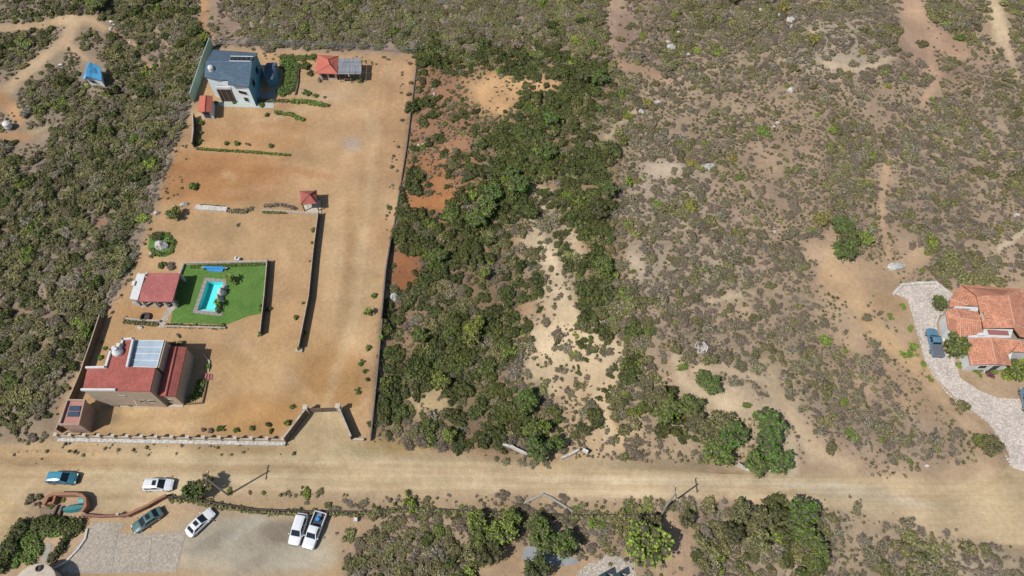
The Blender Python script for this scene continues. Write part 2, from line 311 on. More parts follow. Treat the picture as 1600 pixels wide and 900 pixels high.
def leaf_mat(name, ca, cb, vary=.3):
    m, n, b = new_mat(name); b.inputs['Roughness'].default_value = .7; b.inputs['Specular IOR Level'].default_value = .25
    t = N(n, 'ShaderNodeAttribute', attribute_name='tone')
    oi = N(n, 'ShaderNodeObjectInfo')
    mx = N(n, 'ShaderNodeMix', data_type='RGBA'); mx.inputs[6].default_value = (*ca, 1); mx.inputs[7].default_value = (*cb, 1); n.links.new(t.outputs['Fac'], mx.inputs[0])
    hs = N(n, 'ShaderNodeHueSaturation'); n.links.new(mx.outputs[2], hs.inputs['Color'])
    n.links.new(ramp(n, oi.outputs['Random'], (0, 1), (.475, .52)), hs.inputs['Hue'])
    w = N(n, 'ShaderNodeTexWhiteNoise', noise_dimensions='1D'); n.links.new(oi.outputs['Random'], w.inputs['W'])
    n.links.new(ramp(n, w.outputs['Value'], (0, 1), (1-vary, 1+vary)), hs.inputs['Value'])
    n.links.new(hs.outputs[0], b.inputs['Base Color'])
    return m
def leafc(r, g, b): return tuple(sc(r, g, b, 1.0))
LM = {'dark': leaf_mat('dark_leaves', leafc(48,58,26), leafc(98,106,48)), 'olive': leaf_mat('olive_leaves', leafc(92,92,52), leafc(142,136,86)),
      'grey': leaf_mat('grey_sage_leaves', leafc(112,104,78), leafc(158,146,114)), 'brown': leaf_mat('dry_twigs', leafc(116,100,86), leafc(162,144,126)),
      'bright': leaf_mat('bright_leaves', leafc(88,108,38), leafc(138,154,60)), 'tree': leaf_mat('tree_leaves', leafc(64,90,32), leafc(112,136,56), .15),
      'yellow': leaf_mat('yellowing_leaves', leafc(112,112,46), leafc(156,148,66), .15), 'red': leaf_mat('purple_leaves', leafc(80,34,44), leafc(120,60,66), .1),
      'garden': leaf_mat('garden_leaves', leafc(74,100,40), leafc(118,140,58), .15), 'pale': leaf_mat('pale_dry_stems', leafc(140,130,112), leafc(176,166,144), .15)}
BARK = mat('bark', (.12,.085,.06), .9, var=.3, scale=8, bump=.5)
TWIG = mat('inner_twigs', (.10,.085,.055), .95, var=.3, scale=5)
def tile_mat(name, col, row=.42, colw=.3, var=.16, k=1.0):
    m, n, b = new_mat(name); b.inputs['Roughness'].default_value = .85; b.inputs['Specular IOR Level'].default_value = .2
    uv = N(n, 'ShaderNodeUVMap', uv_map='UVMap')
    sx = N(n, 'ShaderNodeSeparateXYZ'); n.links.new(uv.outputs[0], sx.inputs[0])
    def saw(ch, per, fn):
        d = N(n, 'ShaderNodeMath', operation='DIVIDE'); n.links.new(sx.outputs[ch], d.inputs[0]); d.inputs[1].default_value = per
        f = N(n, 'ShaderNodeMath', operation=fn); n.links.new(d.outputs[0], f.inputs[0])
        if fn == 'PINGPONG': f.inputs[1].default_value = .5
        return f.outputs[0]
    u = saw(0, colw, 'PINGPONG'); v = saw(1, row, 'FRACT')
    ad = N(n, 'ShaderNodeMath', operation='ADD'); n.links.new(u, ad.inputs[0])
    v2 = N(n, 'ShaderNodeMath', operation='MULTIPLY'); n.links.new(v, v2.inputs[0]); v2.inputs[1].default_value = -.6; n.links.new(v2.outputs[0], ad.inputs[1])
    bp = N(n, 'ShaderNodeBump'); bp.inputs['Strength'].default_value = .9*k; bp.inputs['Distance'].default_value = .09; n.links.new(ad.outputs[0], bp.inputs['Height']); n.links.new(bp.outputs[0], b.inputs['Normal'])
    sn = N(n, 'ShaderNodeVectorMath', operation='DIVIDE'); n.links.new(uv.outputs[0], sn.inputs[0]); sn.inputs[1].default_value = (colw, row, 1)
    fl = N(n, 'ShaderNodeVectorMath', operation='FLOOR'); n.links.new(sn.outputs[0], fl.inputs[0])
    wn = N(n, 'ShaderNodeTexWhiteNoise', noise_dimensions='2D'); n.links.new(fl.outputs[0], wn.inputs['Vector'])
    rgb = N(n, 'ShaderNodeRGB'); rgb.outputs[0].default_value = (*col, 1)
    c = mulcol(n, rgb.outputs[0], ramp(n, wn.outputs['Value'], (0, 1), (1-var, 1+var)))
    c = mulcol(n, c, ramp(n, noise(n, .5, 5).outputs[0], (.3, .7), (.86, 1.12)))
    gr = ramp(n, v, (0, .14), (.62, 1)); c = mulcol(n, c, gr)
    n.links.new(c, b.inputs['Base Color']); return m
def paver_mat(name, col, scale, var=.2, joint=.6):
    m, n, b = new_mat(name); b.inputs['Roughness'].default_value = .85; b.inputs['Specular IOR Level'].default_value = .2
    g = N(n, 'ShaderNodeNewGeometry')
    vo = N(n, 'ShaderNodeTexVoronoi', feature='DISTANCE_TO_EDGE'); vo.inputs['Scale'].default_value = scale; n.links.new(g.outputs['Position'], vo.inputs['Vector'])
    v2 = N(n, 'ShaderNodeTexVoronoi'); v2.inputs['Scale'].default_value = scale; n.links.new(g.outputs['Position'], v2.inputs['Vector'])
    rgb = N(n, 'ShaderNodeRGB'); rgb.outputs[0].default_value = (*col, 1)
    sx = N(n, 'ShaderNodeSeparateXYZ'); n.links.new(v2.outputs['Color'], sx.inputs[0])
    c = mulcol(n, rgb.outputs[0], ramp(n, sx.outputs[0], (0, 1), (1-var, 1+var*.8)))
    c = mulcol(n, c, ramp(n, vo.outputs['Distance'], (.02, .1), (joint, 1)))
    c = mulcol(n, c, ramp(n, noise(n, .25, 5, vec=g.outputs['Position']).outputs[0], (.3, .7), (.88, 1.08)))
    n.links.new(c, b.inputs['Base Color'])
    bp = N(n, 'ShaderNodeBump'); bp.inputs['Strength'].default_value = .7; bp.inputs['Distance'].default_value = .04
    n.links.new(ramp(n, vo.outputs['Distance'], (0, .12), (0, 1)), bp.inputs['Height']); n.links.new(bp.outputs[0], b.inputs['Normal']); return m
def grass_mat():
    m, n, b = new_mat("lawn_turf"); b.inputs['Roughness'].default_value = .8; b.inputs['Specular IOR Level'].default_value = .15
    g = N(n, 'ShaderNodeNewGeometry'); t = noise(n, 3, 8, vec=g.outputs['Position'], rough=.75)
    rgb = N(n, 'ShaderNodeRGB'); rgb.outputs[0].default_value = (.10, .19, .04, 1)
    c = mulcol(n, rgb.outputs[0], ramp(n, t.outputs[0], (.3, .7), (.62, 1.38))); c = mulcol(n, c, ramp(n, noise(n, .4, 3, vec=g.outputs['Position']).outputs[0], (.3, .7), (.85, 1.15)))
    wx = N(n, 'ShaderNodeMix', data_type='RGBA'); n.links.new(ramp(n, noise(n, .35, 5, vec=g.outputs['Position'], rough=.7).outputs[0], (.52, .68), (0, .5)), wx.inputs[0]); n.links.new(c, wx.inputs[6]); wx.inputs[7].default_value = (.16,.19,.06,1); c = wx.outputs[2]
    n.links.new(c, b.inputs['Base Color']); bp = N(n, 'ShaderNodeBump'); bp.inputs['Strength'].default_value = .8; bp.inputs['Distance'].default_value = .08
    n.links.new(noise(n, 12, 4, vec=g.outputs['Position']).outputs[0], bp.inputs['Height']); n.links.new(bp.outputs[0], b.inputs['Normal']); return m
def paintm(name, col, rough=.3): 
    m = mat(name, col, rough, var=.03, scale=1.5, spec=.5)
    bb = m.node_tree.nodes['Principled BSDF']; bb.inputs['Coat Weight'].default_value = .5; bb.inputs['Coat Roughness'].default_value = .15
    return m
M = dict(earth=mat('brown_earth', (.24,.17,.115), .95, var=.25, bump=.5),terr=mat('pale_terrace', (.42,.44,.38), .9, var=.15, bump=.2),kerbg=mat('grey_brown_kerb', (.17,.145,.125), .95, var=.3, scale=2, bump=.5),
 white=mat('white_plaster', (.62,.61,.58), .85, var=.1, bump=.15), cream=mat('cream_plaster', (.50,.42,.33), .85, var=.1, bump=.15), beige=mat('beige_plaster', (.42,.33,.24), .85, var=.1, scale=1, bump=.15),
 stone=mat('pale_stone', (.52,.48,.42), .9, var=.3, scale=1.6, bump=.8, bscale=4), rock=mat('granite_rock', (.46,.43,.38), .95, var=.28, scale=1.6, bump=.9, bscale=5), whitestone=mat('white_stone', (.48,.45,.39), .9, var=.4, scale=3, bump=.8, bscale=4),
 concrete=mat('concrete', (.34,.31,.26), .9, var=.15, scale=1.1, bump=.3), greyc=mat('grey_concrete', (.27,.28,.28), .9, var=.12, scale=.9, bump=.3), paleg=mat('pale_green_plaster', (.34,.50,.40), .8, var=.08), paleb=mat('pale_blue_plaster', (.60,.66,.66), .8, var=.08),
 teal=mat('teal_wall', (.10,.30,.38), .7, var=.1), dbrown=mat('dark_brown_cladding', (.075,.06,.055), .8, var=.25, scale=4), brown=mat('brown_wall', (.16,.115,.08), .9, var=.25, scale=2, bump=.5), wood=mat('weathered_wood', (.14,.10,.075), .85, var=.3, scale=5),
 metal=mat('grey_metal', (.35,.36,.37), .45, .6, var=.1), steel=mat('galvanised_steel', (.5,.5,.5), .4, .7, var=.05), black=mat('black_rubber', (.015,.015,.016), .8, var=.2), glass=mat('dark_glass', (.015,.022,.03), .3, var=.1, spec=.25),
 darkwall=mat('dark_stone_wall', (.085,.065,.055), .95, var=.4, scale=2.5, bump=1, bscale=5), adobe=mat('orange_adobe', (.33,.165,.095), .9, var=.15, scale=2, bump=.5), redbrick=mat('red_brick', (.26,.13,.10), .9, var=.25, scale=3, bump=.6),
 ridge=mat('ridge_tile', (.56,.30,.20), .8, var=.15, scale=6), coping=mat('pool_coping', (.30,.26,.24), .8, var=.1, scale=3), pool=mat('pool_tile', (.16,.84,.82), .35, var=.06, scale=3),
 blue=mat('blue_fabric', (.04,.25,.55), .5, var=.12, scale=3), turq=mat('turquoise_plastic', (.12,.42,.40), .5, var=.12), tealcloth=mat('teal_tarp', (.035,.17,.17), .6, var=.15), chrome=mat('silver_rim', (.5,.5,.5), .3, .8, var=.05),
 redlamp=mat('red_lamp', (.35,.02,.02), .3), whitelamp=mat('clear_lamp', (.7,.7,.7), .2), sofa=mat('red_roof_panel', (.30,.12,.10), .7, var=.12, scale=1.5),
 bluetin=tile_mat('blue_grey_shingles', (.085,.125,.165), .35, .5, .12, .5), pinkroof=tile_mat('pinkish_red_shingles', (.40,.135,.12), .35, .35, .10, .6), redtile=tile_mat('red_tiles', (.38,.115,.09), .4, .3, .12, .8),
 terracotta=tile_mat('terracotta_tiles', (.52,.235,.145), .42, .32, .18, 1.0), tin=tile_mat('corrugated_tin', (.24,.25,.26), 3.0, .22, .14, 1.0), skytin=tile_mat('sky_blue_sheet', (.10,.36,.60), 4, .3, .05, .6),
 polycarb=tile_mat('translucent_sheet', (.36,.44,.50), 9, .22, .05, .5), solar=mat('solar_cells', (.05,.075,.11), .25, var=.15, scale=5, spec=.6), flag=paver_mat('flagstones', (.50,.43,.35), 3.2), drive=paver_mat('pink_cobbles', (.62,.53,.45), 3.6, .2, .68), slab=paver_mat('patio_stone', (.43,.365,.285), 4.5, .22, .86),
 gravel=mat('grey_gravel', (.24,.24,.24), .95, var=.3, scale=6, bump=.5), redpanel=mat('red_skylight', (.33,.13,.12), .6, var=.1), orangeroof=mat('bright_red_sheet', (.47,.135,.09), .7, var=.1, scale=1.2))
TURF = grass_mat()
def water_mat():
    m, n, b = new_mat('pool_water'); b.inputs['Base Color'].default_value = (.1,.5,.5,1); b.inputs['Roughness'].default_value = .04; b.inputs['IOR'].default_value = 1.33
    tr = N(n, 'ShaderNodeBsdfTransparent'); tr.inputs[0].default_value = (.86,.99,.99,1); gl = N(n, 'ShaderNodeBsdfGlossy'); gl.inputs['Roughness'].default_value = .03; fr = N(n, 'ShaderNodeFresnel'); fr.inputs[0].default_value = 1.33
    ms = N(n, 'ShaderNodeMixShader'); n.links.new(fr.outputs[0], ms.inputs[0]); n.links.new(tr.outputs[0], ms.inputs[1]); n.links.new(gl.outputs[0], ms.inputs[2]); n.links.new(ms.outputs[0], n.nodes['Material Output'].inputs[0])
    g = N(n, 'ShaderNodeNewGeometry'); bp = N(n, 'ShaderNodeBump'); bp.inputs['Strength'].default_value = .15; bp.inputs['Distance'].default_value = .03
    n.links.new(noise(n, 3, 3, vec=g.outputs['Position']).outputs[0], bp.inputs['Height']); n.links.new(bp.outputs[0], b.inputs['Normal']); n.links.new(bp.outputs[0], gl.inputs['Normal']); return m
WATER = water_mat()

# ------------------------------------------------------------------ mesh helpers
COL = S.collection
def tag(o, label=None, cat=None, group=None, kind=None):
    if label: o['label'] = label
    if cat: o['category'] = cat
    if group: o['group'] = group
    if kind: o['kind'] = kind
    return o
def thing(name, label, cat, loc=(0,0,0), rz=0, group=None):
    o = bpy.data.objects.new(name, None); o.empty_display_size = .5; COL.objects.link(o); o.location = loc; o.rotation_euler = (0,0,rz)
    return tag(o, label, cat, group)
class MB:
    def __init__(s): s.v = []; s.f = []; s.uv = []
    def face(s, pts, uv=None):
        k = len(s.v); s.v += [tuple(p) for p in pts]; s.f.append(tuple(range(k, k+len(pts)))); s.uv.append(uv)
        return s
    def box(s, c, d, rz=0):
        cx, cy, cz = c; a, b, h = d[0]/2, d[1]/2, d[2]/2; co, si = math.cos(rz), math.sin(rz)
        p = [Vector((cx+x*co-y*si, cy+x*si+y*co, cz+z)) for z in (-h, h) for x, y in ((-a,-b),(a,-b),(a,b),(-a,b))]
        for q in ((3,2,1,0),(4,5,6,7),(0,1,5,4),(1,2,6,5),(2,3,7,6),(3,0,4,7)): s.face([p[i] for i in q])
        return s
    def prism(s, pts, z0, z1):   # pts: xy (or xyz) ring
        n = len(pts); z1l = z1 if hasattr(z1, '__len__') else [z1]*n
        b = [Vector((p[0], p[1], z0)) for p in pts]; t = [Vector((p[0], p[1], z)) for p, z in zip(pts, z1l)]
        area = sum(pts[i][0]*pts[(i+1)%n][1]-pts[(i+1)%n][0]*pts[i][1] for i in range(n))
        if area < 0: b.reverse(); t.reverse()
        s.face(b[::-1]); s.face(t)
        for i in range(n):
            j = (i+1)%n; s.face([b[i], b[j], t[j], t[i]])
        return s
    def slab(s, pts, th=.12):    # sloped roof face with thickness and metre uv
        pts = [Vector(p) for p in pts]; n = Vector((0,0,0))
        for i in range(len(pts)):
            a, b = pts[i], pts[(i+1)%len(pts)]; n += a.cross(b)
        if n.z < 0: pts.reverse(); n = -n
        n.normalize()
        up = Vector((0,0,1))-n*n.z
        if up.length < .02: up = Vector((0,1,0))
        up.normalize(); u = up.cross(n).normalized()
        s.face(pts, [(p.dot(u), p.dot(up)) for p in pts])
        lo = [p-Vector((0,0,th)) for p in pts]; s.face(lo[::-1])
        for i in range(len(pts)):
            j = (i+1)%len(pts); s.face([lo[i], lo[j], pts[j], pts[i]])
        return s
    def tube(s, a, b, r, r2=None, k=6):
        a = Vector(a); b = Vector(b); r2 = r if r2 is None else r2
        d = (b-a).normalized(); x = d.orthogonal().normalized(); y = d.cross(x)
        A = [a+(x*math.cos(t)+y*math.sin(t))*r for t in [i*2*math.pi/k for i in range(k)]]
        B = [b+(x*math.cos(t)+y*math.sin(t))*r2 for t in [i*2*math.pi/k for i in range(k)]]
        s.face(A[::-1]); s.face(B)
        for i in range(k):
            j = (i+1)%k; s.face([A[i], A[j], B[j], B[i]])
        return s
    def lathe(s, c, prof, k=14):
        rings = [[Vector((c[0]+r*math.cos(2*math.pi*i/k), c[1]+r*math.sin(2*math.pi*i/k), c[2]+z)) for i in range(k)] for r, z in prof]
        for a, b in zip(rings[:-1], rings[1:]):
            for i in range(k):
                j = (i+1)%k; s.face([a[i], a[j], b[j], b[i]])
        s.face(rings[0][::-1]); s.face(rings[-1]); return s
    def build(s, name, m, parent=None, label=None, smooth=False, local=False):
        off = Vector((0,0,0)) if (parent is None or local) else wloc(parent)
        me = bpy.data.meshes.new(name); me.from_pydata([tuple(Vector(v)-off) for v in s.v], [], s.f)
        if any(s.uv):
            l = me.uv_layers.new(name='UVMap'); i = 0
            for f, u in zip(s.f, s.uv):
                for k in range(len(f)):
                    l.data[i].uv = u[k] if u else (0, 0)
                    i += 1
        me.materials.append(m)
        if smooth:
            for p in me.polygons: p.use_smooth = True
        o = bpy.data.objects.new(name, me); COL.objects.link(o)
        if parent is not None: o.parent = parent
        if label: o['label'] = label
        return o
def wloc(o):
    v = Vector((0,0,0))
    while o is not None: v = v+Vector(o.location); o = o.parent
    return v
def single(mb, name, m, label, cat, group=None, smooth=False):
    c = sum((Vector(v) for v in mb.v), Vector((0,0,0)))/len(mb.v); c.z = min(v[2] for v in mb.v)
    mb.v = [tuple(Vector(v)-c) for v in mb.v]
    o = mb.build(name, m, None, smooth=smooth); o.location = c
    return tag(o, label, cat, group)

# ------------------------------------------------------------------ the ground in one grid, split into surfaces
def axis(lo, hi, step, far):
    core = list(np.arange(lo, hi+step/2, step)); out = []; d = step; p = hi
    while p < far: d *= 1.35; p += d; out.append(p)
    neg = []; d = step; p = lo
    while p > -far: d *= 1.35; p -= d; neg.append(p)
    return np.array(neg[::-1]+core+out)
X = axis(-130, 130, .45, 2500); Y = axis(8, 150, .45, 2600)
XX, YY = np.meshgrid(X, Y); ZZ = hz(XX, YY)
fade = np.clip(1-(np.maximum(np.abs(XX)-150, 0)+np.maximum(YY-170, 0)+np.maximum(-20-YY, 0))/60, 0, 1)
ZZ *= np.where((np.abs(XX) < 2600), fade, 1)
PX, PY = proj(XX, YY, ZZ)
behind = (YY*st-(ZZ-H)*ct) < 1
PX = np.where(behind, 200, PX); PY = np.where(behind, 880, PY)
jx = (vnoise(XX, YY, 1.3, 21)-.5)*7; jy = (vnoise(XX, YY, 1.3, 22)-.5)*7
colv = sample(soilR, PX+jx, PY+jy)
nm = .9+.2*vnoise(XX, YY, 6, 31)[..., None]
farm = np.clip((np.maximum(np.abs(XX)-140, 0)+np.maximum(YY-165, 0)+np.maximum(-20-YY, 0))/40, 0, 1)[..., None]
colv = (colv*(1-farm)+(sc(128,116,94)*(.8+.4*vnoise(XX, YY, 14, 33)[..., None]))*farm)*nm
roadf = sample(blur(pmask(ROAD), 3), PX, PY); yardf = sample(blur(pmask(COMP), 3), PX, PY)*(1-roadf); wildf = sample(np.clip((1-clearR)*(.35+.9*lit), 0, 1), PX, PY)
ny, nx = XX.shape
POOL_IN = [(324,439.5),(349.5,440.5),(336,487.5),(308.5,485)]
POOL_OUT = [(320,434),(354.5,437),(346.5,494),(301,489)]
def cen(A): return (A[:-1, :-1]+A[1:, :-1]+A[:-1, 1:]+A[1:, 1:])/4
cpx, cpy = cen(PX), cen(PY)
reg = np.zeros(cpx.shape, int)
def inside(poly, g=0):
    w = [P0(*p)[:2] for p in poly]; return inpoly(cen(XX), cen(YY), w)
reg[inside(COMP)] = 1; reg[inside(ROAD)] = 2; reg[inside([(322,437),(352,439.5),(341,492),(304.5,488)])] = 9
flat = np.stack([XX, YY, ZZ], -1).reshape(-1, 3); cf = colv.reshape(-1, 3)
def grid_part(name, code, m, label):
    js, is_ = np.nonzero(reg == code)
    a = js*nx+is_; q = np.stack([a, a+1, a+nx+1, a+nx], 1)
    used, inv = np.unique(q, return_inverse=True); inv = inv.reshape(q.shape)
    me = bpy.data.meshes.new(name); me.vertices.add(len(used)); me.vertices.foreach_set('co', flat[used].astype(np.float32).ravel())
    me.loops.add(q.size); me.loops.foreach_set('vertex_index', inv.ravel().astype(np.int32)); me.polygons.add(len(q)); me.polygons.foreach_set('loop_start', np.arange(0, q.size, 4, dtype=np.int32))
    me.update(calc_edges=True); me.polygons.foreach_set('use_smooth', np.ones(len(q), bool))
    ca = me.color_attributes.new('soil', 'FLOAT_COLOR', 'POINT'); ca.data.foreach_set('color', np.concatenate([cf[used], np.ones((len(used), 1))], 1).astype(np.float32).ravel())
    sa = me.attributes.new('streak', 'FLOAT_VECTOR', 'POINT'); sa.data.foreach_set('vector', np.stack([roadf.ravel()[used], yardf.ravel()[used], wildf.ravel()[used]], 1).astype(np.float32).ravel())
    me.materials.append(m); o = bpy.data.objects.new(name, me); COL.objects.link(o); tag(o, label, None, None, 'structure')
grid_part('ground', 0, SOIL, 'dry tan and orange dirt ground between the bushes')
grid_part('yard', 1, SOIL, 'bare raked orange dirt yard of the walled property')
grid_part('road', 2, SOIL, 'wide pale dirt road crossing below the properties')
from mathutils.geometry import tessellate_polygon
def sheet(name, rings, m, label, z):
    R3 = [[P(*p, z) for p in r] for r in rings]; vs = [v for r in R3 for v in r]; tr = tessellate_polygon(R3)
    fs = [t if (vs[t[1]]-vs[t[0]]).cross(vs[t[2]]-vs[t[0]]).z > 0 else t[::-1] for t in tr]
    me = bpy.data.meshes.new(name); me.from_pydata([tuple(v) for v in vs], [], fs); me.materials.append(m); o = bpy.data.objects.new(name, me); COL.objects.link(o); return tag(o, label, None, None, 'structure')
sheet('lawn', [LAWN, [(322,437),(352,439.5),(341,492),(304.5,488)]], TURF, 'mown green lawn around the small pool', .012)
sheet('driveway', [DRIVE], M['drive'], 'pinkish cobbled driveway curving past the terracotta roofed house', .012)

# ------------------------------------------------------------------ leafy meshes
def ico(sub=1):
    import bmesh
    bm = bmesh.new(); bmesh.ops.create_icosphere(bm, subdivisions=sub, radius=1)
    v = np.array([x.co[:] for x in bm.verts]); f = [[w.index for w in p.verts] for p in bm.faces]; bm.free(); return v, np.array(f)
ICO = ico(1)
def leafy(name, lobes, m, per_area=34, ls=.16, seed=0, up=.35, core=True, thin=1.0):
    """lobes: (x,y,z,r,rz) ; many small leaf quads through each lobe's outer shell + dark twig core"""
    r_ = np.random.default_rng(seed); V = []; Fc = []; tone = []; mi = []; k = 0
    for (x, y, z, r, rz) in lobes:
        n = int(per_area*r*r*4)
        d = r_.normal(size=(n*2, 3)); d /= np.linalg.norm(d, axis=1)[:, None]; d = d[d[:, 2] > -.45][:n]; n = len(d)
        rad = (.72+.36*r_.random(n))*(1+.12*np.sin(d[:, 0]*7+seed)+.12*np.cos(d[:, 1]*8+seed))
        c = d*rad[:, None]*[r, r, rz]+[x, y, z]; c[:, 2] = np.maximum(c[:, 2], .03)
        nn = d*.6+r_.normal(size=(n, 3))*.55+[0, 0, up]; nn /= np.linalg.norm(nn, axis=1)[:, None]
        a = np.cross(nn, r_.normal(size=(n, 3))); a /= np.linalg.norm(a, axis=1)[:, None]; b = np.cross(nn, a)
        s = ls*(.6+.8*r_.random(n))[:, None]; b = b*thin
        q = np.stack([c-a*s, c-b*s, c+a*s, c+b*s], 1).reshape(-1, 3)
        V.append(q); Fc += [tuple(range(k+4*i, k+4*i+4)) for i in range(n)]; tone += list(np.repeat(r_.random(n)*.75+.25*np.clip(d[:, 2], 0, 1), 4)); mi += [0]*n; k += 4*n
        if core:
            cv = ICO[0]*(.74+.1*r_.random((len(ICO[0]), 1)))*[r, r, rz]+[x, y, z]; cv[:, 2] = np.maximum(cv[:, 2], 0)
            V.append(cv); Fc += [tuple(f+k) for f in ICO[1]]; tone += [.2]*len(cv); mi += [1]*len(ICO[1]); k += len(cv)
    me = bpy.data.meshes.new(name); me.from_pydata(np.concatenate(V).tolist(), [], [tuple(int(i) for i in f) for f in Fc])
    at = me.attributes.new('tone', 'FLOAT', 'POINT'); at.data.foreach_set('value', np.array(tone, np.float32))
    me.materials.append(m); me.materials.append(TWIG); me.polygons.foreach_set('material_index', np.array(mi, np.int32)); return me
def bush_lobes(seed, n=6, spread=.6, tall=.75):
    r_ = random.Random(seed); out = [(0, 0, .25*tall, .62, .62*tall)]
    for i in range(n):
        a = r_.random()*6.283; d = spread*(.5+.6*r_.random()); r = .26+.24*r_.random()
        out.append((math.cos(a)*d, math.sin(a)*d, .18+.35*r_.random()*tall, r, r*tall*(.8+.4*r_.random())))
    return out
SPEC = ['dark', 'olive', 'grey', 'brown', 'bright']
VAR = {}
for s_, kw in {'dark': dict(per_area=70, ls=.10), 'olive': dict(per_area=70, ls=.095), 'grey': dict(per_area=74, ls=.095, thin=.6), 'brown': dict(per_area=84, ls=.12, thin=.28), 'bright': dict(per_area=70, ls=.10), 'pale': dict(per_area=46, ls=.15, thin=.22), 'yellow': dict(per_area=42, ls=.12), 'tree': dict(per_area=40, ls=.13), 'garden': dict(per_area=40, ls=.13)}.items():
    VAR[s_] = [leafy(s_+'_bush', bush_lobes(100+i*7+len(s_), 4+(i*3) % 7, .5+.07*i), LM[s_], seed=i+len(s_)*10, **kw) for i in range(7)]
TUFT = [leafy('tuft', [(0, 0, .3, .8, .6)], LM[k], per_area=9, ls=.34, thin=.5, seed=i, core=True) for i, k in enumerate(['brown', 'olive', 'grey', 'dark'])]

BUSHES = []   # (x, y, z, r, hscale, species, rot)
def add_bush(px, py, rpx, sp, hs=1.0):
    g = G(px, py); mpp = math.hypot(g.x, g.y, ) * 0 + (g.y*st+(H-g.z)*ct)/F
    BUSHES.append((g.x, g.y, g.z, rpx*mpp, hs, sp, random.random()*6.28, 1))

# ------------------------------------------------------------------ building helpers
def roofs(root, faces, m, name='roof', th=.14):
    mb = MB()
    for f in faces: mb.slab([P(*p) for p in f], th)
    return mb.build(name, m, root)
def ridges(root, segs, m, r=.13, parent=None):
    mb = MB()
    for a, b in segs: mb.tube(P(*a)+Vector((0,0,.03)), P(*b)+Vector((0,0,.03)), r)
    return mb.build('ridge_cap', m, parent or root)
def walls(root, ring, z1, m, name='wall', inset=.25, z0=0.0):
    pts = [P(*p) for p in ring]; c = sum(pts, Vector((0,0,0)))/len(pts)
    out = []
    for p in pts:
        d = Vector((p.x-c.x, p.y-c.y, 0)); out.append(Vector((p.x, p.y, 0))-d.normalized()*inset)
    zt = [(p.z-.16) if z1 is None else z1 for p in pts]
    return MB().prism(out, z0, zt).build(name, m, root), out
def window(root, a, b, u, w, z, h, name='window', frame='white', glass='glass', proud=.04):
    """window on wall line a->b (ground xy), u = 0..1 along, outward = right hand side of a->b"""
    a = Vector((a[0], a[1], 0)); b = Vector((b[0], b[1], 0)); d = (b-a).normalized(); n = Vector((d.y, -d.x, 0)); c = a+(b-a)*u
    def quadbox(mb, x0, x1, z0, z1, t0, t1):
        q = [c+d*x+n*t for x, t in ((x0,t0),(x1,t0),(x1,t1),(x0,t1))]; mb.prism(q, z0, z1)
    f = MB(); t = .07
    quadbox(f, -w/2-t, w/2+t, z+h, z+h+t, -.02, proud+.03); quadbox(f, -w/2-t, w/2+t, z-t, z, -.02, proud+.05)
    quadbox(f, -w/2-t, -w/2, z, z+h, -.02, proud+.03); quadbox(f, w/2, w/2+t, z, z+h, -.02, proud+.03)
    fo = f.build(name, M[frame], root); g = MB(); quadbox(g, -w/2, w/2, z, z+h, -.02, proud); g.build('pane', M[glass], fo); return fo
def wall_line(pts, h, t, m, label, cap=None, name='garden_wall', posts=0, postm=None, group=None, cat='wall', base=None):
    P3 = [G(*p) for p in pts]; root = thing(name, label, cat, P3[0], group=group)
    mb = MB(); cb = MB()
    for a, b in zip(P3[:-1], P3[1:]):
        d = (b-a); d.z = 0; L = d.length; d.normalize(); n = Vector((-d.y, d.x, 0)); a2 = a-d*t*.45; b2 = b+d*t*.45
        z0 = min(a.z, b.z)-.3
        k = max(1, int(L/1.2))
        for i in range(k):   # uneven coping height, built in short lengths
            q0 = a2+(b2-a2)*(i/k); q1 = a2+(b2-a2)*((i+1)/k); hh = h+random.uniform(-.012, .0)
            mb.prism([q0+n*t/2, q0-n*t/2, q1-n*t/2, q1+n*t/2], z0, max(a.z, b.z)+hh)
            if cap: cb.prism([q0+n*(t/2+.012), q0-n*(t/2+.012), q1-n*(t/2+.012), q1+n*(t/2+.012)], max(a.z,b.z)+h+.022, max(a.z,b.z)+h+.10+random.uniform(0,.02))
    mb.build('wall_body', m, root)
    if cap: cb.build('coping', cap, root)
    if base:
        bb = MB()
        for a, b in zip(P3[:-1], P3[1:]):
            d = (b-a); d.z = 0; d.normalize(); n = Vector((-d.y, d.x, 0)); a2, b2 = a-d*.15, b+d*.15
            bb.prism([a2+n*(t/2+.1), a2-n*(t/2+.6), b2-n*(t/2+.6), b2+n*(t/2+.1)], -.1, .38+.006*len(bb.f))
        bb.build('stone_base', base, root)
    if posts:
        for si, (a, b) in enumerate(zip(P3[:-1], P3[1:])):
            L = (b-a).length; k = max(1, round(L/posts))
            for i in range(1 if si else 0, k+1):
                c = a+(b-a)*(i/k); pm = MB().box((c.x, c.y, h*.5+.28), (.42, .42, h+.56)); pm.box((c.x, c.y, h+.62), (.54, .54, .12)); pm.build('post', postm or m, root)
    return root
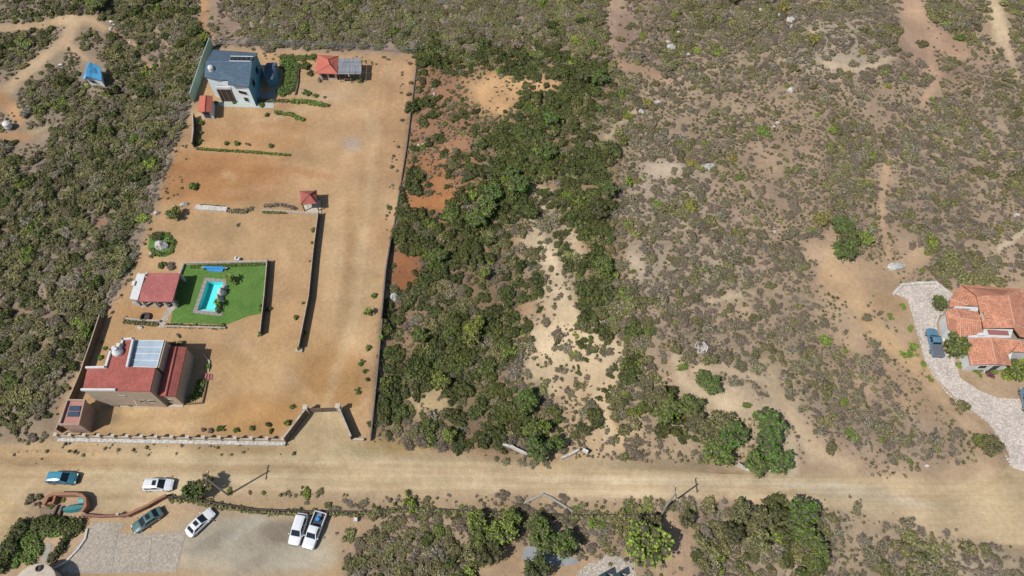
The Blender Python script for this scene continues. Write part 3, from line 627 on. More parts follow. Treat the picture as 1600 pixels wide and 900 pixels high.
def fence(pts, h, label, gap=3.0, wires=4, m=None, group=None, mesh=False):
    P3 = [G(*p) for p in pts]; root = thing('wire_fence', label, 'fence', P3[0], group=group); m = m or M['steel']; wb = MB()
    posts = []
    for a, b in zip(P3[:-1], P3[1:]):
        k = max(1, round((b-a).length/gap)); posts += [a+(b-a)*(i/k) for i in range(k)]
    posts.append(P3[-1]); proto = None
    for p in posts:
        if proto is None: proto = MB().tube((0,0,-.2), (0,0,h), .045, k=5).build('post', m, root, local=True); proto.location = p-wloc(root)
        else:
            c = proto.copy(); COL.objects.link(c); c.parent = root; c.location = p-wloc(root)
    for a, b in zip(posts[:-1], posts[1:]):
        for i in range(wires): z = Vector((0,0,h*(i+1)/wires-.05)); wb.tube(a+z, b+z, (.018 if mesh else .008), k=3)
        if mesh:
            L = (b-a).length; n = int(L/.35)
            for i in range(n):
                q0 = a+(b-a)*(i/n); q1 = a+(b-a)*(min(n, i+2)/n); wb.tube(q0+Vector((0,0,.05)), q1+Vector((0,0,h-.05)), .008, k=3); wb.tube(q1+Vector((0,0,.05)), q0+Vector((0,0,h-.05)), .008, k=3)
    wb.build('wires', m, root); return root
def boulder(px, py, rx, ry=None, label='', rz=0, group=None, m='rock', hh=.7, seed=None, cat='boulder', name='boulder'):
    g = G(px, py); s = (g.y*st+(H-g.z)*ct)/F; rx *= s; ry = (ry*s if ry else rx*.8)
    import bmesh
    bm = bmesh.new(); bmesh.ops.create_icosphere(bm, subdivisions=3, radius=1); sd_ = seed or int(px*7+py)
    r_ = np.random.default_rng(sd_); D = r_.normal(size=(11, 3)); D /= np.linalg.norm(D, axis=1)[:, None]; off = .62+.3*r_.random(11)
    for v in bm.verts:
        c = np.array(v.co); k = D@c; sc_ = min(1, min((o/kk for o, kk in zip(off, k) if kk > .05), default=1)); c = c*sc_*(1+.05*math.sin(c[0]*9)+.05*math.cos(c[1]*11))
        v.co = (c[0]*rx, c[1]*ry, max(c[2], -.3)*min(rx, ry)*hh*1.3)
    me = bpy.data.meshes.new(name); bm.to_mesh(me); bm.free(); me.materials.append(M[m]); o = bpy.data.objects.new(name, me); COL.objects.link(o)
    o.location = g+Vector((0,0,.05)); o.rotation_euler = (0,0,math.radians(rz)); return tag(o, label, cat, group)
def leafthing(px, py, rpx, sp, label, name='bush', cat='bush', hs=1.0, group=None, dz=0):
    g = G(px, py, dz); s = (g.y*st+(H-g.z)*ct)/F*rpx
    o = bpy.data.objects.new(name, random.choice(VAR[sp])); COL.objects.link(o); o.location = g; o.scale = (s, s, s*hs); o.rotation_euler = (0,0,random.random()*6.28)
    return tag(o, label, cat, group)
def hedge(pts, wpx, sp, label, h=.8, name='hedge', cat='hedge', seed=3, dens=1.0):
    r_ = random.Random(seed); lob = []; base = G(*pts[0]); s = (base.y*st+H*ct)/F; w = wpx*s
    for a, b in zip(pts[:-1], pts[1:]):
        A, B = G(*a), G(*b); L = (B-A).length; k = max(1, int(L/(w*.55)*dens))
        d = (B-A).normalized(); n = Vector((-d.y, d.x, 0))
        for i in range(k+1):
            for off in ((0,) if w < 1.0 else (-.45*w, 0, .45*w)):
                c = A+(B-A)*(i/k)+n*(off+r_.uniform(-.15, .15)*w)-base; rr = max(.3, min(w, .95)*(.55+.4*r_.random())); lob.append((c.x, c.y, h*.35*r_.uniform(.5, 1.2), rr, h*r_.uniform(.45, .75)))
    me = leafy(name, lob, LM[sp], per_area=34, ls=.13, seed=seed); o = bpy.data.objects.new(name, me); COL.objects.link(o); o.location = base; return tag(o, label, cat)
CROWN = []; 
for i in range(4):
    r_ = random.Random(50+i); lob = []
    for k in range(22):
        a = r_.random()*6.283; d = .78*math.sqrt(r_.random()); z = .62+.42*math.sqrt(1-d*d)*(.8+.2*r_.random()); r = .19+.12*r_.random(); lob.append((math.cos(a)*d, math.sin(a)*d, z, r, r*.8))
    lob.append((0, 0, .62, .74, .42))
    CROWN.append([leafy('crown', lob, LM[s_], per_area=90, ls=.062, seed=70+i) for s_ in ('tree', 'bright', 'olive', 'dark', 'yellow')])
tb = MB(); tb.tube((0,0,-.1), (.03,.02,.5), .07, .05, 7)
for a in range(5):
    t = a*1.257+.3; tb.tube((.03,.02,.45), (.42*math.cos(t), .42*math.sin(t), .85), .035, .012, 5); tb.tube((.2*math.cos(t),.2*math.sin(t),.63), (.5*math.cos(t+.5), .5*math.sin(t+.5), .8), .018, .006, 4)
_t = tb.build('trunk', BARK); TRUNK = _t.data; bpy.data.objects.remove(_t)
def tree(px, py, rpx, kind, label, h=3.2, group=None, hs=None):
    ki = {'tree': 0, 'bright': 1, 'olive': 2, 'dark': 3, 'yellow': 4}[kind]
    x, y, z = P0(px, py, h*.6); g = Vector((x, y, float(hz(x, y)))); R = rpx*(g.y*st+(H-h*.6)*ct)/F/.84
    root = thing('tree', label, 'tree', g, random.random()*6.28, group)
    for nm_, me in (('trunk', TRUNK), ('crown', CROWN[random.randrange(4)][ki])):
        o = bpy.data.objects.new(nm_, me); COL.objects.link(o); o.parent = root; o.scale = (R, R, h/1.25)
    return root
def palm(px, py, rpx, label, h=1.6, sp='garden'):
    g = G(px, py); R = rpx*(g.y*st+H*ct)/F; root = thing('palm', label, 'palm', g)
    MB().tube(g, g+Vector((.05,0,h)), .12, .08, 7).build('trunk', BARK, root)
    r_ = random.Random(int(px)); mb = MB()
    for i in range(14):
        a = i*.449*2+r_.random()*.3; L = R*(.8+.4*r_.random()); d = Vector((math.cos(a), math.sin(a), 0)); n = Vector((-d.y, d.x, 0)); pr = None
        for k in range(5):
            t = k/4; c = g+Vector((.05,0,h))+d*L*t+Vector((0,0,.45*math.sin(t*2.4)-.35*t*t)); w = .16*(1-abs(t-.4)*1.3)+.02
            if pr: mb.face([pr[0]-n*pr[1], c-n*w, c, pr[0]]); mb.face([pr[0], c, c+n*w-Vector((0,0,.03)), pr[0]+n*pr[1]-Vector((0,0,.03))])
            pr = (c, w)
    o = mb.build('fronds', LM[sp], root); at = o.data.attributes.new('tone', 'FLOAT', 'POINT'); at.data.foreach_set('value', np.random.default_rng(3).random(len(o.data.vertices)).astype(np.float32)); return root

# ------------------------------------------------------------------ blue roofed house
t = thing('house', 'two storey house with blue grey shingled roof and white front wall', 'house', P(365,125,0))
e, r_ = 5.7, 7.4
roofs(t, [[(333,77.5,e),(403,82.5,e),(394,96.5,r_),(322,97,r_)], [(322,97,r_),(394,96.5,r_),(389,136,e),(356,132.5,e),(356,125,e+.3),(336,124,e+.3),(319,120,e)]], M['bluetin'])
ridges(t, [((322,97,r_),(394,96.5,r_))], mat('blue_ridge', (.12,.17,.22), .7), .1)
ring = [P(333,78.5,e),P(402,83.5,e),P(388,135.5,e),P(320,119.5,e)]
q = [Vector((p.x, p.y, 0)) for p in ring]; c = sum(q, Vector((0,0,0)))/4; q = [c+(p-c)*.96 for p in q]
we = MB().prism([q[0], q[1], q[2], q[3]], 0, e-.18).build('wall', M['paleb'], t)
for a, b, rr in ((q[1], q[2], P(394,96.5,r_)), (q[0], q[3], P(322,97,r_))):
    d = Vector((c.x-rr.x, c.y-rr.y, 0)).normalized()*.3; k = Vector((rr.x, rr.y, r_-.2))+d
    A, B = Vector((a.x, a.y, e-.17)), Vector((b.x, b.y, e-.17)); th = (c-((a+b)/2)).normalized()*.18; th.z = 0
    gb = MB(); gb.face([A, B, k]); gb.face([B+th, A+th, k+th])
    for u, v in ((A, B), (B, k), (k, A)): gb.face([u, v, v+th, u+th])
    gb.build('gable', M['teal'], t)
# teal east cladding, front windows, dark porch with pale parapet
d = (q[2]-q[1]).normalized(); n = Vector((d.y, -d.x, 0)); 
if (n.dot(c-q[1])) > 0: n = -n
MB().prism([q[1], q[1]+n*.06, q[2]+n*.06, q[2]], .3, e-.3).build('side_cladding', M['teal'], t)
A, B = q[3], q[2]
window(t, A, B, .80, 1.9, 2.9, .9); window(t, A, B, .82, 1.0, .9, 1.2)
window(t, q[2]+n*.07, q[1]+n*.07, .3, 1.2, 3.2, 1.2, frame='dbrown'); window(t, q[2]+n*.07, q[1]+n*.07, .7, 1.2, 3.2, 1.2, frame='dbrown')
pr = [P(337,137.5,3.8), P(361,137.8,3.8), P(358,130,3.8), P(340,129,3.8)]
MB().prism([(p.x, p.y) for p in pr], 0, 3.6).build('porch', M['dbrown'], t)
pb = MB(); k = [Vector((p.x, p.y, 3.8)) for p in pr]
for a, b in ((k[0], k[1]), (k[1], k[2])):
    d = (b-a).normalized(); n2 = Vector((-d.y, d.x, 0))*.14; pb.prism([a+n2, a-n2, b-n2, b+n2], 3.55, 4.15)
pb.build('parapet', M['white'], t)
for i in range(6):
    a = k[0]+(k[1]-k[0])*((i+.5)/6); MB().box((a.x, a.y-.06, 1.8), (.35, .06, 3.1)).build('board', M['wood'] if i % 2 else M['dbrown'], t)
# skylight frames
for i in range(5):
    f = [(362+i*7, 89-.0*i, 0), (367.5+i*7, 89, 0), (366.5+i*7, 94.5, 0), (361+i*7, 94.5, 0)]
    def onroof(px, py):
        u = (py-80)/(96.7-80); return P(px, py, e+(r_-e)*min(1, u)+.2)
    MB().slab([onroof(a, b) for a, b, _ in f], .06).build('skylight', M['glass'], t)
mb = MB(); 
for a, b in (((360,88),(396,88.5)),((358.5,95.5),(391,95.8)),((360,88),(358.5,95.5)),((396,88.5),(391,95.8))): mb.tube(onroof(*a)+Vector((0,0,.06)), onroof(*b)+Vector((0,0,.06)), .06)
mb.build('skylight_rail', M['steel'], t)
tk = P(331,110,6.6); single(MB().lathe((tk.x, tk.y, 6.55), [(.55,0),(.6,.1),(.6,.9),(.45,1.15),(.2,1.25),(.18,1.35)]), 'water_tank', M['white'], 'white water tank standing on the blue grey roof', 'water tank')
# green panel fence left of the house
t = thing('panel_fence', 'tall pale green panelled fence left of the blue roofed house', 'fence', G(305,155))
pp = [(303,160),(309,142),(315,124),(321,106),(334,74)]
for a, b in zip(pp[:-1], pp[1:]):
    A, B = G(*a), G(*b); d = (B-A).normalized(); n = Vector((-d.y, d.x, 0))*.06; A = A+d*.04; B = B-d*.04
    MB().prism([A+n, A-n, B-n, B+n], -.1, 2.5).build('panel', M['paleg'], t)
for p in pp: a = G(*p); MB().box((a.x, a.y, 1.3), (.16,.16,2.7)).build('post', M['steel'], t)
# small shingled outbuilding east of the house
t = thing('outbuilding', 'small blue grey gabled outbuilding standing in the big house shadow', 'shed', P(423,115,0))
roofs(t, [[(413,104,2.3),(417,98,2.3),(432,97.5,2.3),(430,103.5,3.0),(427,103,3.0)], [(413,104,2.6),(427,103.5,2.9),(426,124,2.9),(413.5,123.5,2.6)], [(427,103.5,2.9),(433,98,2.4),(431.5,121,2.3),(426,124,2.9)]], M['bluetin'])
walls(t, [(414,100,2.4),(432,98.5,2.4),(431,121,2.4),(414,122.5,2.4)], 2.25, M['teal'])
# small red roof shed
t = thing('garden_shed', 'small shed with bright red gable roof and pale blue walls', 'shed', P(320,175,0))
roofs(t, [[(312,149.5,2.4),(321.5,149,3.1),(319.5,174.5,3.1),(308.5,174,2.4)], [(321.5,149,3.1),(332,149.5,2.4),(330.5,175,2.4),(319.5,174.5,3.1)]], M['orangeroof']); ridges(t, [((321.5,149,3.1),(319.5,174.5,3.1))], M['orangeroof'], .08)
w_, o_ = walls(t, [(313,151,2.4),(331,151,2.4),(329.5,174,2.4),(310,173,2.4)], 2.3, M['paleb'])
window(t, o_[3], o_[2], .5, 1.4, .15, 1.9, name='door', frame='white', glass='dbrown')
MB().face([o_[3]+Vector((0,0,2.3)), o_[2]+Vector((0,0,2.3)), (o_[3]+o_[2])/2+Vector((0,.05,3.0))]).build('gable', M['paleb'], t)
# red hipped building and tin pergola
t = thing('cabin', 'cabin with red hipped roof beside the grey tin pergola', 'cabin', P(510,110,0))
A_, B_, C_, D_ = (496,85.5,2.6), (529,87.5,2.6), (527.5,115.5,2.6), (492,114,2.6); R1, R2 = (512,93,3.9), (515,101,3.9)
roofs(t, [[A_, B_, R1], [B_, C_, R2, R1], [C_, D_, R2], [D_, A_, R1, R2]], M['orangeroof']); ridges(t, [(A_, R1), (B_, R1), (C_, R2), (D_, R2), (R1, R2)], M['orangeroof'], .08)
w_, o_ = walls(t, [(497,89,2.6),(527,90,2.6),(525,112,2.6),(495,111,2.6)], 2.45, M['cream']); window(t, o_[3], o_[2], .72, 1.0, .9, 1.1, frame='dbrown'); window(t, o_[3], o_[2], .3, 1.0, .05, 2.0, name='door', frame='dbrown', glass='dbrown')
t = thing('pergola', 'open pergola roofed with grey tin sheets beside the red hipped cabin', 'pergola', P(547,110,0))
for i in range(4):
    for j in range(2):
        x0, x1 = 529+i*9.2, 529+(i+1)*9.0; y0 = 91+j*12.5; MB().slab([P(x0, y0, 2.9-.1*j), P(x1, y0, 2.9-.1*j), P(x1-1, y0+12.3, 2.8-.1*j), P(x0-1, y0+12.3, 2.8-.1*j)], .05).build('roof_sheet', M['tin'], t)
for a in [(531,93,2.7),(564,93,2.7),(529,114,2.6),(546,115,2.6),(561,115,2.6)]: p = P(*a); MB().tube((p.x, p.y, 0), (p.x, p.y, a[2]), .09).build('post', M['wood'], t)
p = P(545,126,0); mb = MB().box((p.x, p.y, .72), (1.8,.8,.06)); 
for sx_ in (-.7,.7): mb.box((p.x+sx_, p.y, .35), (.08,.6,.7))
single(mb, 'table', M['wood'], 'wooden table in front of the grey tin pergola', 'table')
# red pavilion
t = thing('gazebo', 'open gazebo with red pyramid roof at the top of the long wall', 'gazebo', P(483,320,0))
c4 = [(469,298.5,2.5),(494.5,297.5,2.5),(495,318,2.5),(470,319,2.5)]; ap = (483.5,304,3.7)
roofs(t, [[c4[i], c4[(i+1) % 4], ap] for i in range(4)], M['redtile']); ridges(t, [(q_, ap) for q_ in c4], M['redtile'], .08)
for a in c4: p = P(*a); cc = P(483,309,2.5); p = p+(cc-p)*.12; MB().tube((p.x, p.y, 0), (p.x, p.y, 2.4), .12).build('post', M['wood'], t)
cs = [P(*a) for a in c4]; MB().prism([(p.x+.3, p.y-.5) for p in cs], -.05, .14).build('floor_slab', M['cream'], t)
p = P(479,323,.14); boulder(479,323,4,3,'pale rounded rock on the floor edge of the red gazebo', cat='rock', name='rock', m='stone')

# ------------------------------------------------------------------ walls of the left property
cp = mat('worn_cream', (.40,.33,.25), .9, var=.25)
wall_line([(411,330),(440,331.5),(500,336)], .35, .3, M['cream'], 'low cream kerb wall running left from the red gazebo', cp)
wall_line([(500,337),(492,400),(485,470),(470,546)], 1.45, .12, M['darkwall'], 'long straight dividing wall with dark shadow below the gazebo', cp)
wall_line([(288,413),(420,410)], .45, .3, M['cream'], 'cream wall along the top edge of the lawn', cp)
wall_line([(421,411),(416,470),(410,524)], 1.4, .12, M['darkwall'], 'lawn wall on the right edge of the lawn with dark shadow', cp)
wall_line([(288,415),(283,428),(280,436)], .4, .25, M['cream'], 'short cream kerb at the upper left corner of the lawn', cp)
wall_line([(258,511),(352,513.5)], .35, .25, M['cream'], 'low cream kerb along the bottom edge of the lawn', cp)
wall_line([(310,325.5),(352,328.5)], .5, 1.0, M['stone'], 'thick pale stone retaining wall right of the round green shrub', None, name='stone_wall')
wall_line([(305,185),(306,210),(304,230)], 1.5, .25, M['darkwall'], 'short dark wall below the small red roofed shed', cp)
wall_line([(467,100),(466,130),(462,148)], .4, .3, M['brown'], 'low dark edging wall on the right of the house garden', None)
wall_line([(163,500),(150,540),(133,590),(97,676)], 1.7, .12, M['brown'], 'brown boundary wall left of the red tiled house', cp, name='boundary_wall')
wr = wall_line([(95,684),(250,687),(446,690.5)], 1.0, .22, M['beige'], 'long beige front wall with square posts on a white stone base', cp, name='front_wall', posts=2.35, postm=M['cream'], base=M['whitestone'])
wall_line([(447,690),(482,644)], 1.7, .3, M['brown'], 'brown wing wall slanting up to the left gate post', cp, name='wing_wall', group=None)
wall_line([(532,642),(551,687)], 1.7, .3, M['darkwall'], 'dark wing wall slanting down from the right gate post', cp, name='wing_wall')
wall_line([(551,687),(568,688)], .5, .3, M['cream'], 'short cream wall stub ending the right wing wall', None, name='wall_stub')
t = thing('gate', 'wide brown double gate between the two wing walls', 'gate', G(507,643))
A, B = G(484,645), G(530,643)
for i in range(2):
    a = A+(B-A)*(.01+.5*i); b = A+(B-A)*(.49+.5*i); d = (b-a).normalized(); n = Vector((-d.y, d.x, 0))*.04; le = MB().prism([a+n, a-n, b-n, b+n], .1, 1.7).build('gate_leaf', M['brown'], t)
    for k in range(3): u = a+(b-a)*(.02); v = b; z = .4+.5*k; MB().tube(u+Vector((0,-.06,z)), v+Vector((0,-.06,z)), .03).build('rail', M['wood'], le)
for nm_, (x, y), lb in (('gate_post', (482,644), 'left cream gate post at the brown gate'), ('gate_post', (532,642), 'right cream gate post at the brown gate')):
    g = G(x, y); single(MB().box((g.x, g.y, 1.1), (.6,.6,2.2)).box((g.x, g.y, 2.26), (.75,.75,.14)), nm_, M['cream'], lb, 'gate post')
# planters at wall ends
for (x, y), lb in (((468,548), 'cream planter box at the lower end of the long dividing wall'),):
    g = G(x, y); t = thing('planter', lb, 'planter', g); MB().box((g.x, g.y, .22), (1.1,.7,.44)).build('box', M['cream'], t)
    o = bpy.data.objects.new('plant', VAR['garden'][0]); COL.objects.link(o); o.parent = t; o.location = (0,.1,.4); o.scale = (.55,.45,.5)
# fences
fence([(335,70),(440,73),(560,78),(652,84)], 1.9, 'long wire fence along the top edge of the dirt yard', mesh=True)
fence([(330,74),(303,162),(288,200),(262,262),(243,315),(228,360),(205,420),(163,496)], 1.7, 'wire fence down the left edge of the dirt yard', mesh=False)
wall_line([(653,90),(644,160),(634,240)], .3, .18, M['kerbg'], 'low grey kerb wall on the upper right edge of the yard', None)
wall_line([(634,240),(622,315),(612,378)], .3, .18, M['kerbg'], 'low grey kerb wall on the middle right edge of the yard', None)
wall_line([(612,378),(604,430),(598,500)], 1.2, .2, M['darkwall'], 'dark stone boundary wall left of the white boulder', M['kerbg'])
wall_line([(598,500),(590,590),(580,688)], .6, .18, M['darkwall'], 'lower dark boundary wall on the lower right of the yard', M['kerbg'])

# ------------------------------------------------------------------ lawn, pool and pool house
t = thing('swimming_pool', 'rectangular turquoise swimming pool set in the green lawn', 'swimming pool', P(328,464,0))
oi = [P(*p) for p in POOL_OUT]; ii = [P(*p) for p in POOL_IN]
for i in range(4):
    j = (i+1) % 4; A, B, C_, D_ = oi[i], oi[j], ii[j], ii[i]; n_ = max(4, int((B-A).length/1.0))
    for k in range(n_):
        g0, g1 = k/n_+.006, (k+1)/n_-.006
        MB().prism([A.lerp(B, g0), A.lerp(B, g1), D_.lerp(C_, g1), D_.lerp(C_, g0)], -.06, .06+random.uniform(-.006,.006)).build('coping_slab', M['coping'], t)
def shell(z0, z1, ring, m, nm_):
    mb = MB(); n = len(ring); c = sum(ring, Vector((0,0,0)))/n
    for i in range(n):
        a, b = ring[i], ring[(i+1) % n]; o1 = (a-c).normalized()*.2; o2 = (b-c).normalized()*.2
        mb.prism([a, b, b+o2, a+o1], z0, z1)
    mb.face([Vector((p.x, p.y, z0+.002)) for p in (ring if sum(ring[i].x*ring[(i+1)%n].y-ring[(i+1)%n].x*ring[i].y for i in range(n)) > 0 else ring[::-1])]); return mb.build(nm_, m, t)
shell(-1.25, -.07, ii, M['pool'], 'basin')
lo, hi = ii[3], ii[2]   # steps at the near end
for k in range(3):
    MB().prism([ii[3], ii[2], ii[2].lerp(ii[1], .14-.04*k), ii[3].lerp(ii[0], .14-.04*k)], -1.2, -.9+.25*k).build('step', mat('pool_step', (.35,.62,.62), .5), t)
mb = MB(); mb.face([Vector((p.x, p.y, -.13)) for p in [c_+(q_-c_)*1.0 for q_ in ii for c_ in [sum(ii, Vector())/4]]][::-1]); mb.build('water', WATER, t)
for i, (x, y, a, b, lb) in enumerate([(348,458,7,9,'largest pale boulder of the rock feature beside the pool'), (344,468,6,6,'lower pale boulder of the rock feature beside the pool'), (352,450,5,4,'small top boulder of the rock feature beside the pool')]):
    boulder(x, y, a, b, lb, m='stone', hh=1.6, group=None)
palm(362,441,9,'palm with dark fronds above the pool rock feature', 1.9); palm(343,478,7,'small palm at the lower end of the pool rocks', 1.3)
hedge([(343,472),(342,488)], 6, 'garden', 'narrow planting beside the lower right pool edge', .9)
hedge([(362,436),(370,444)], 5, 'garden', 'green planting around the palm above the pool', .8, seed=9)
t = thing('pool_cover', 'bright blue pool cover on a roller at the top of the lawn', 'pool cover', G(335,419))
A, B = P(318,417.5,.6), P(352,418.5,.6); MB().tube(A, B, .22, k=10).build('roll', M['blue'], t)
for p, q_ in ((A, B), (B, A)): d = (p-q_).normalized(); MB().tube(p, p+d*.35, .09).build('axle_end', M['white'], t)
mb = MB(); a, b, c_, d_ = P(322,419,.5), P(349,420,.5), P(347,425,.05), P(325,423.5,.05)
for k in range(6):
    u0, u1 = k/6, (k+1)/6; mb.slab([a.lerp(b, u0), a.lerp(b, u1), d_.lerp(c_, u1)+Vector((0,0,.04*(k % 2))), d_.lerp(c_, u0)+Vector((0,0,.04*(k % 2)))], .03)
mb.build('sheet', M['blue'], t)
for p in (A, B): MB().box((p.x, p.y, .25), (.1,.5,.5)).build('stand', M['steel'], t)
# white little machine on the wall
g = G(372,407); t = thing('pump_box', 'small white pump box standing on the yard above the lawn wall', 'pump', g)
MB().box((g.x, g.y, .35), (.9,.6,.7)).build('casing', M['white'], t); MB().lathe((g.x-.15, g.y, .7), [(.2,0),(.2,.35),(.12,.42)], 10).build('filter', M['white'], t)
# pool house
t = thing('pool_house', 'open sided pool house with pinkish red roof and white side canopy', 'pool house', P(243,460,0))
roofs(t, [[(233,426.5,3.0),(282,426.5,2.8),(269,471.5,2.8),(216.5,471,3.0),(220,455,3.15),(224,442,3.15)]], M['pinkroof'], th=.2)
roofs(t, [[(214,428,2.9),(227,427.5,2.9),(215,468.5,2.9),(202.5,466.5,2.9)]], M['white'], name='side_canopy', th=.25)
p = P(209,443,3.0); MB().box((p.x, p.y, 3.05), (.5,.9,.3)).build('vent_box', M['white'], t)
for a in [(207,467,2.7),(217,469,2.7),(237,470,2.7),(252,470,2.7),(266,470,2.7),(279,429,2.7),(228,429,2.7),(216,430,2.7)]:
    p = P(*a); MB().prism([(p.x-.2, p.y+.1), (p.x+.2, p.y+.1), (p.x+.2, p.y+.5), (p.x-.2, p.y+.5)], 0, 2.68).build('column', M['stone'], t)
bw = [P(216,430,2.7), P(207,464,2.7)]; MB().prism([bw[0], bw[1], bw[1]+Vector((.9,0,0)), bw[0]+Vector((.9,0,0))], 0, 2.6).build('back_wall', M['brown'], t)
p = P(243,455,0); MB().box((p.x+.3, p.y+2.2, .5), (2.6,.6,1.0)).build('counter', M['cream'], t)
def pavement(name, poly, m, label, z=.03, cat='paving', kind='structure'):
    mb = MB().prism([P(*p) for p in poly], -.1, z); o = mb.build(name, m); return tag(o, label, None, None, kind)
pavement('stone_apron', [(206,474),(222,481),(240,478),(254,480),(266,477),(277,478),(279,470),(210,466)], M['flag'], 'pale flagstone apron in front of the pool house', .034)
pavement('stone_path', [(264,477.2),(277.5,478.2),(266,491),(256,512),(246,511),(256,490)], M['flag'], 'pale flagstone path from the pool house', .03)
wall_line([(198,499),(222,502),(250,503)], .4, .28, M['cream'], 'low cream kerb below the pool house', cp)
g = G(228,497); single(MB().lathe((g.x, g.y, 0), [(.1,0),(.85,.0),(.9,.5),(.62,.55),(.6,.1),(.1,.1)], 18), 'fire_pit', M['darkwall'], 'round dark stone fire pit below the pool house', 'fire pit')
boulder(219,512,5,3.5,'small grey rock below the round fire pit', hh=.8, cat='rock', name='rock')
hedge([(196,503),(246,508)], 4, 'olive', 'low hedge under the cream kerb below the pool house', .5, seed=5); hedge([(262,509),(350,512)], 4, 'olive', 'low hedge along the bottom edge of the lawn', .5, seed=6)
hedge([(300,417),(412,413)], 1.6, 'garden', 'thin row of plants along the top lawn wall', .3, seed=7)
leafthing(254,414,8,'garden','bushy green shrub above the pool house'); leafthing(269,417,8,'brown','dry shrub right of the green shrub above the pool house'); leafthing(408,483,7,'garden','leafy shrub against the right lawn wall'); leafthing(347,509,5,'garden','small shrub at the lower right corner of the lawn'); leafthing(420,484,6,'dark','dark shrub outside the right lawn wall')
leafthing(406,522,4,'garden','small shrub at the lower end of the right lawn wall')
leafthing(196,497,3.5,'garden','small plant at the left end of the kerb below the pool house')

# ------------------------------------------------------------------ red roofed main house
t = thing('main_house', 'large flat sided beige house with red roofs and a translucent patio cover', 'house', P(200,600,0))
hm = 6.6
main = [(129,609.5,hm),(136.5,575,hm),(166,574.5,hm),(174,548,hm),(189,546,hm),(193,531,hm),(209,530,hm),(199.5,573,hm),(243,574.5,hm),(234,611.5,hm)]
roofs(t, [main], M['redtile'], th=.2)
mp = [P(*p) for p in main]; MB().prism([Vector((p.x, p.y, 0)) for p in mp], 0, hm-.22).build('wall', M['beige'], t)
mb = MB()
for (a, b) in [((136.5,575),(166,574.5)), ((166,574.5),(174,548)), ((174,548),(189,546)), ((189,546),(193,531)), ((193,531),(209,530)), ((209,530),(199.5,573)), ((129,609.5),(180,609.7))]:
    A, B = P(*a, hm), P(*b, hm); d = (B-A).normalized(); n = Vector((-d.y, d.x, 0))*.15; mb.prism([A+n-d*.14, A-n-d*.14, B-n+d*.14, B+n+d*.14], hm-.1, hm+.35)
mb.build('parapet', M['white'], t)
# translucent cover panels
cov = [(211,532),(256,532),(245,574),(201.5,572.5)]; zc = hm-.4
ca, cb_, cc, cd = [P(*p, zc) for p in cov]
for i in range(4):
    u0, u1 = i/4+.012, (i+1)/4-.012; MB().slab([ca.lerp(cd, u0), cb_.lerp(cc, u0), cb_.lerp(cc, u1), ca.lerp(cd, u1)], .05).build('cover_panel', M['polycarb'], t)
mb = MB()
for i in range(5): u = i/4; mb.tube(ca.lerp(cd, u), cb_.lerp(cc, u), .07)
mb.tube(ca, cd, .07); mb.tube(cb_, cc, .09); mb.build('cover_frame', M['white'], t)
MB().prism([Vector((p.x, p.y, 0)) for p in (cb_.lerp(cc, -.02), cb_.lerp(cc, 1.0), cb_.lerp(cc, 1.0)+Vector((.3,0,0)), cb_.lerp(cc, -.02)+Vector((.3,0,0)))], 0, zc-.1).build('patio_wall', M['beige'], t)
MB().prism([Vector((ca.x, ca.y-.15, 0)), Vector((cb_.x, cb_.y-.15, 0)), Vector((cb_.x, cb_.y-.4, 0)), Vector((ca.x, ca.y-.4, 0))], 0, zc-.12).build('patio_wall', M['beige'], t)
# lower wing
ez, rz_ = 3.9, 4.7
roofs(t, [[(262,541,ez),(276,541.5,rz_),(259,619,rz_),(243,617,ez)], [(276,541.5,rz_),(292,542.5,ez),(274.5,620.5,ez),(259,619,rz_)]], M['redtile'], name='wing_roof'); ridges(t, [((276,541.5,rz_),(259,619,rz_))], M['redtile'], .1)
wg = [P(258,541,ez), P(290,542.5,ez), P(273,619.5,ez), P(234,614,ez)]; wq = [Vector((p.x, p.y, 0)) for p in wg]; MB().prism(wq, 0, [3.7]*4).build('wing_wall', M['beige'], t)
k = P(259,618.5,rz_-.15); MB().prism([wq[3]+Vector((2.4,0,0)), wq[2], wq[2]+Vector((0,.2,0)), wq[3]+Vector((2.4,.2,0))], 3.7, [3.72]*4).face([wq[3]+Vector((.9,0,3.72)), wq[2]+Vector((0,0,3.72)), k]).build('gable', M['beige'], t)
sA, sB = Vector((mp[0].x, mp[0].y, 0)), Vector((mp[-1].x, mp[-1].y, 0))
for u in (.72, .86): window(t, sA, sB, u, .8, 2.2, .7, frame='cream')
window(t, sA, sB, .5, .9, 4.3, .35, frame='cream'); window(t, wq[3], wq[2], .55, .9, 1.2, .8, frame='cream')
dn = (sB-sA).normalized(); pb = sA+(sB-sA)*.62; MB().tube((pb.x, pb.y-.12, 3.2), (pb.x+.5, pb.y-.9, 2.6), .09).build('drain_spout', M['cream'], t)
# chimney dome
p = P(185,551,hm); MB().lathe((p.x, p.y, hm), [(.8,0),(.82,.5),(.75,.62),(.5,.95),(.3,1.15),(.3,1.3)]).build('chimney', M['white'], t)
p = P(187,541,hm+.3); MB().box((p.x, p.y, hm+.55), (.55,.55,.7)).build('chimney', M['white'], t)
p = P(174,541,hm); MB().box((p.x-.2, p.y+.2, 2.8), (.5,.5,6.0)).build('chimney', M['white'], t)
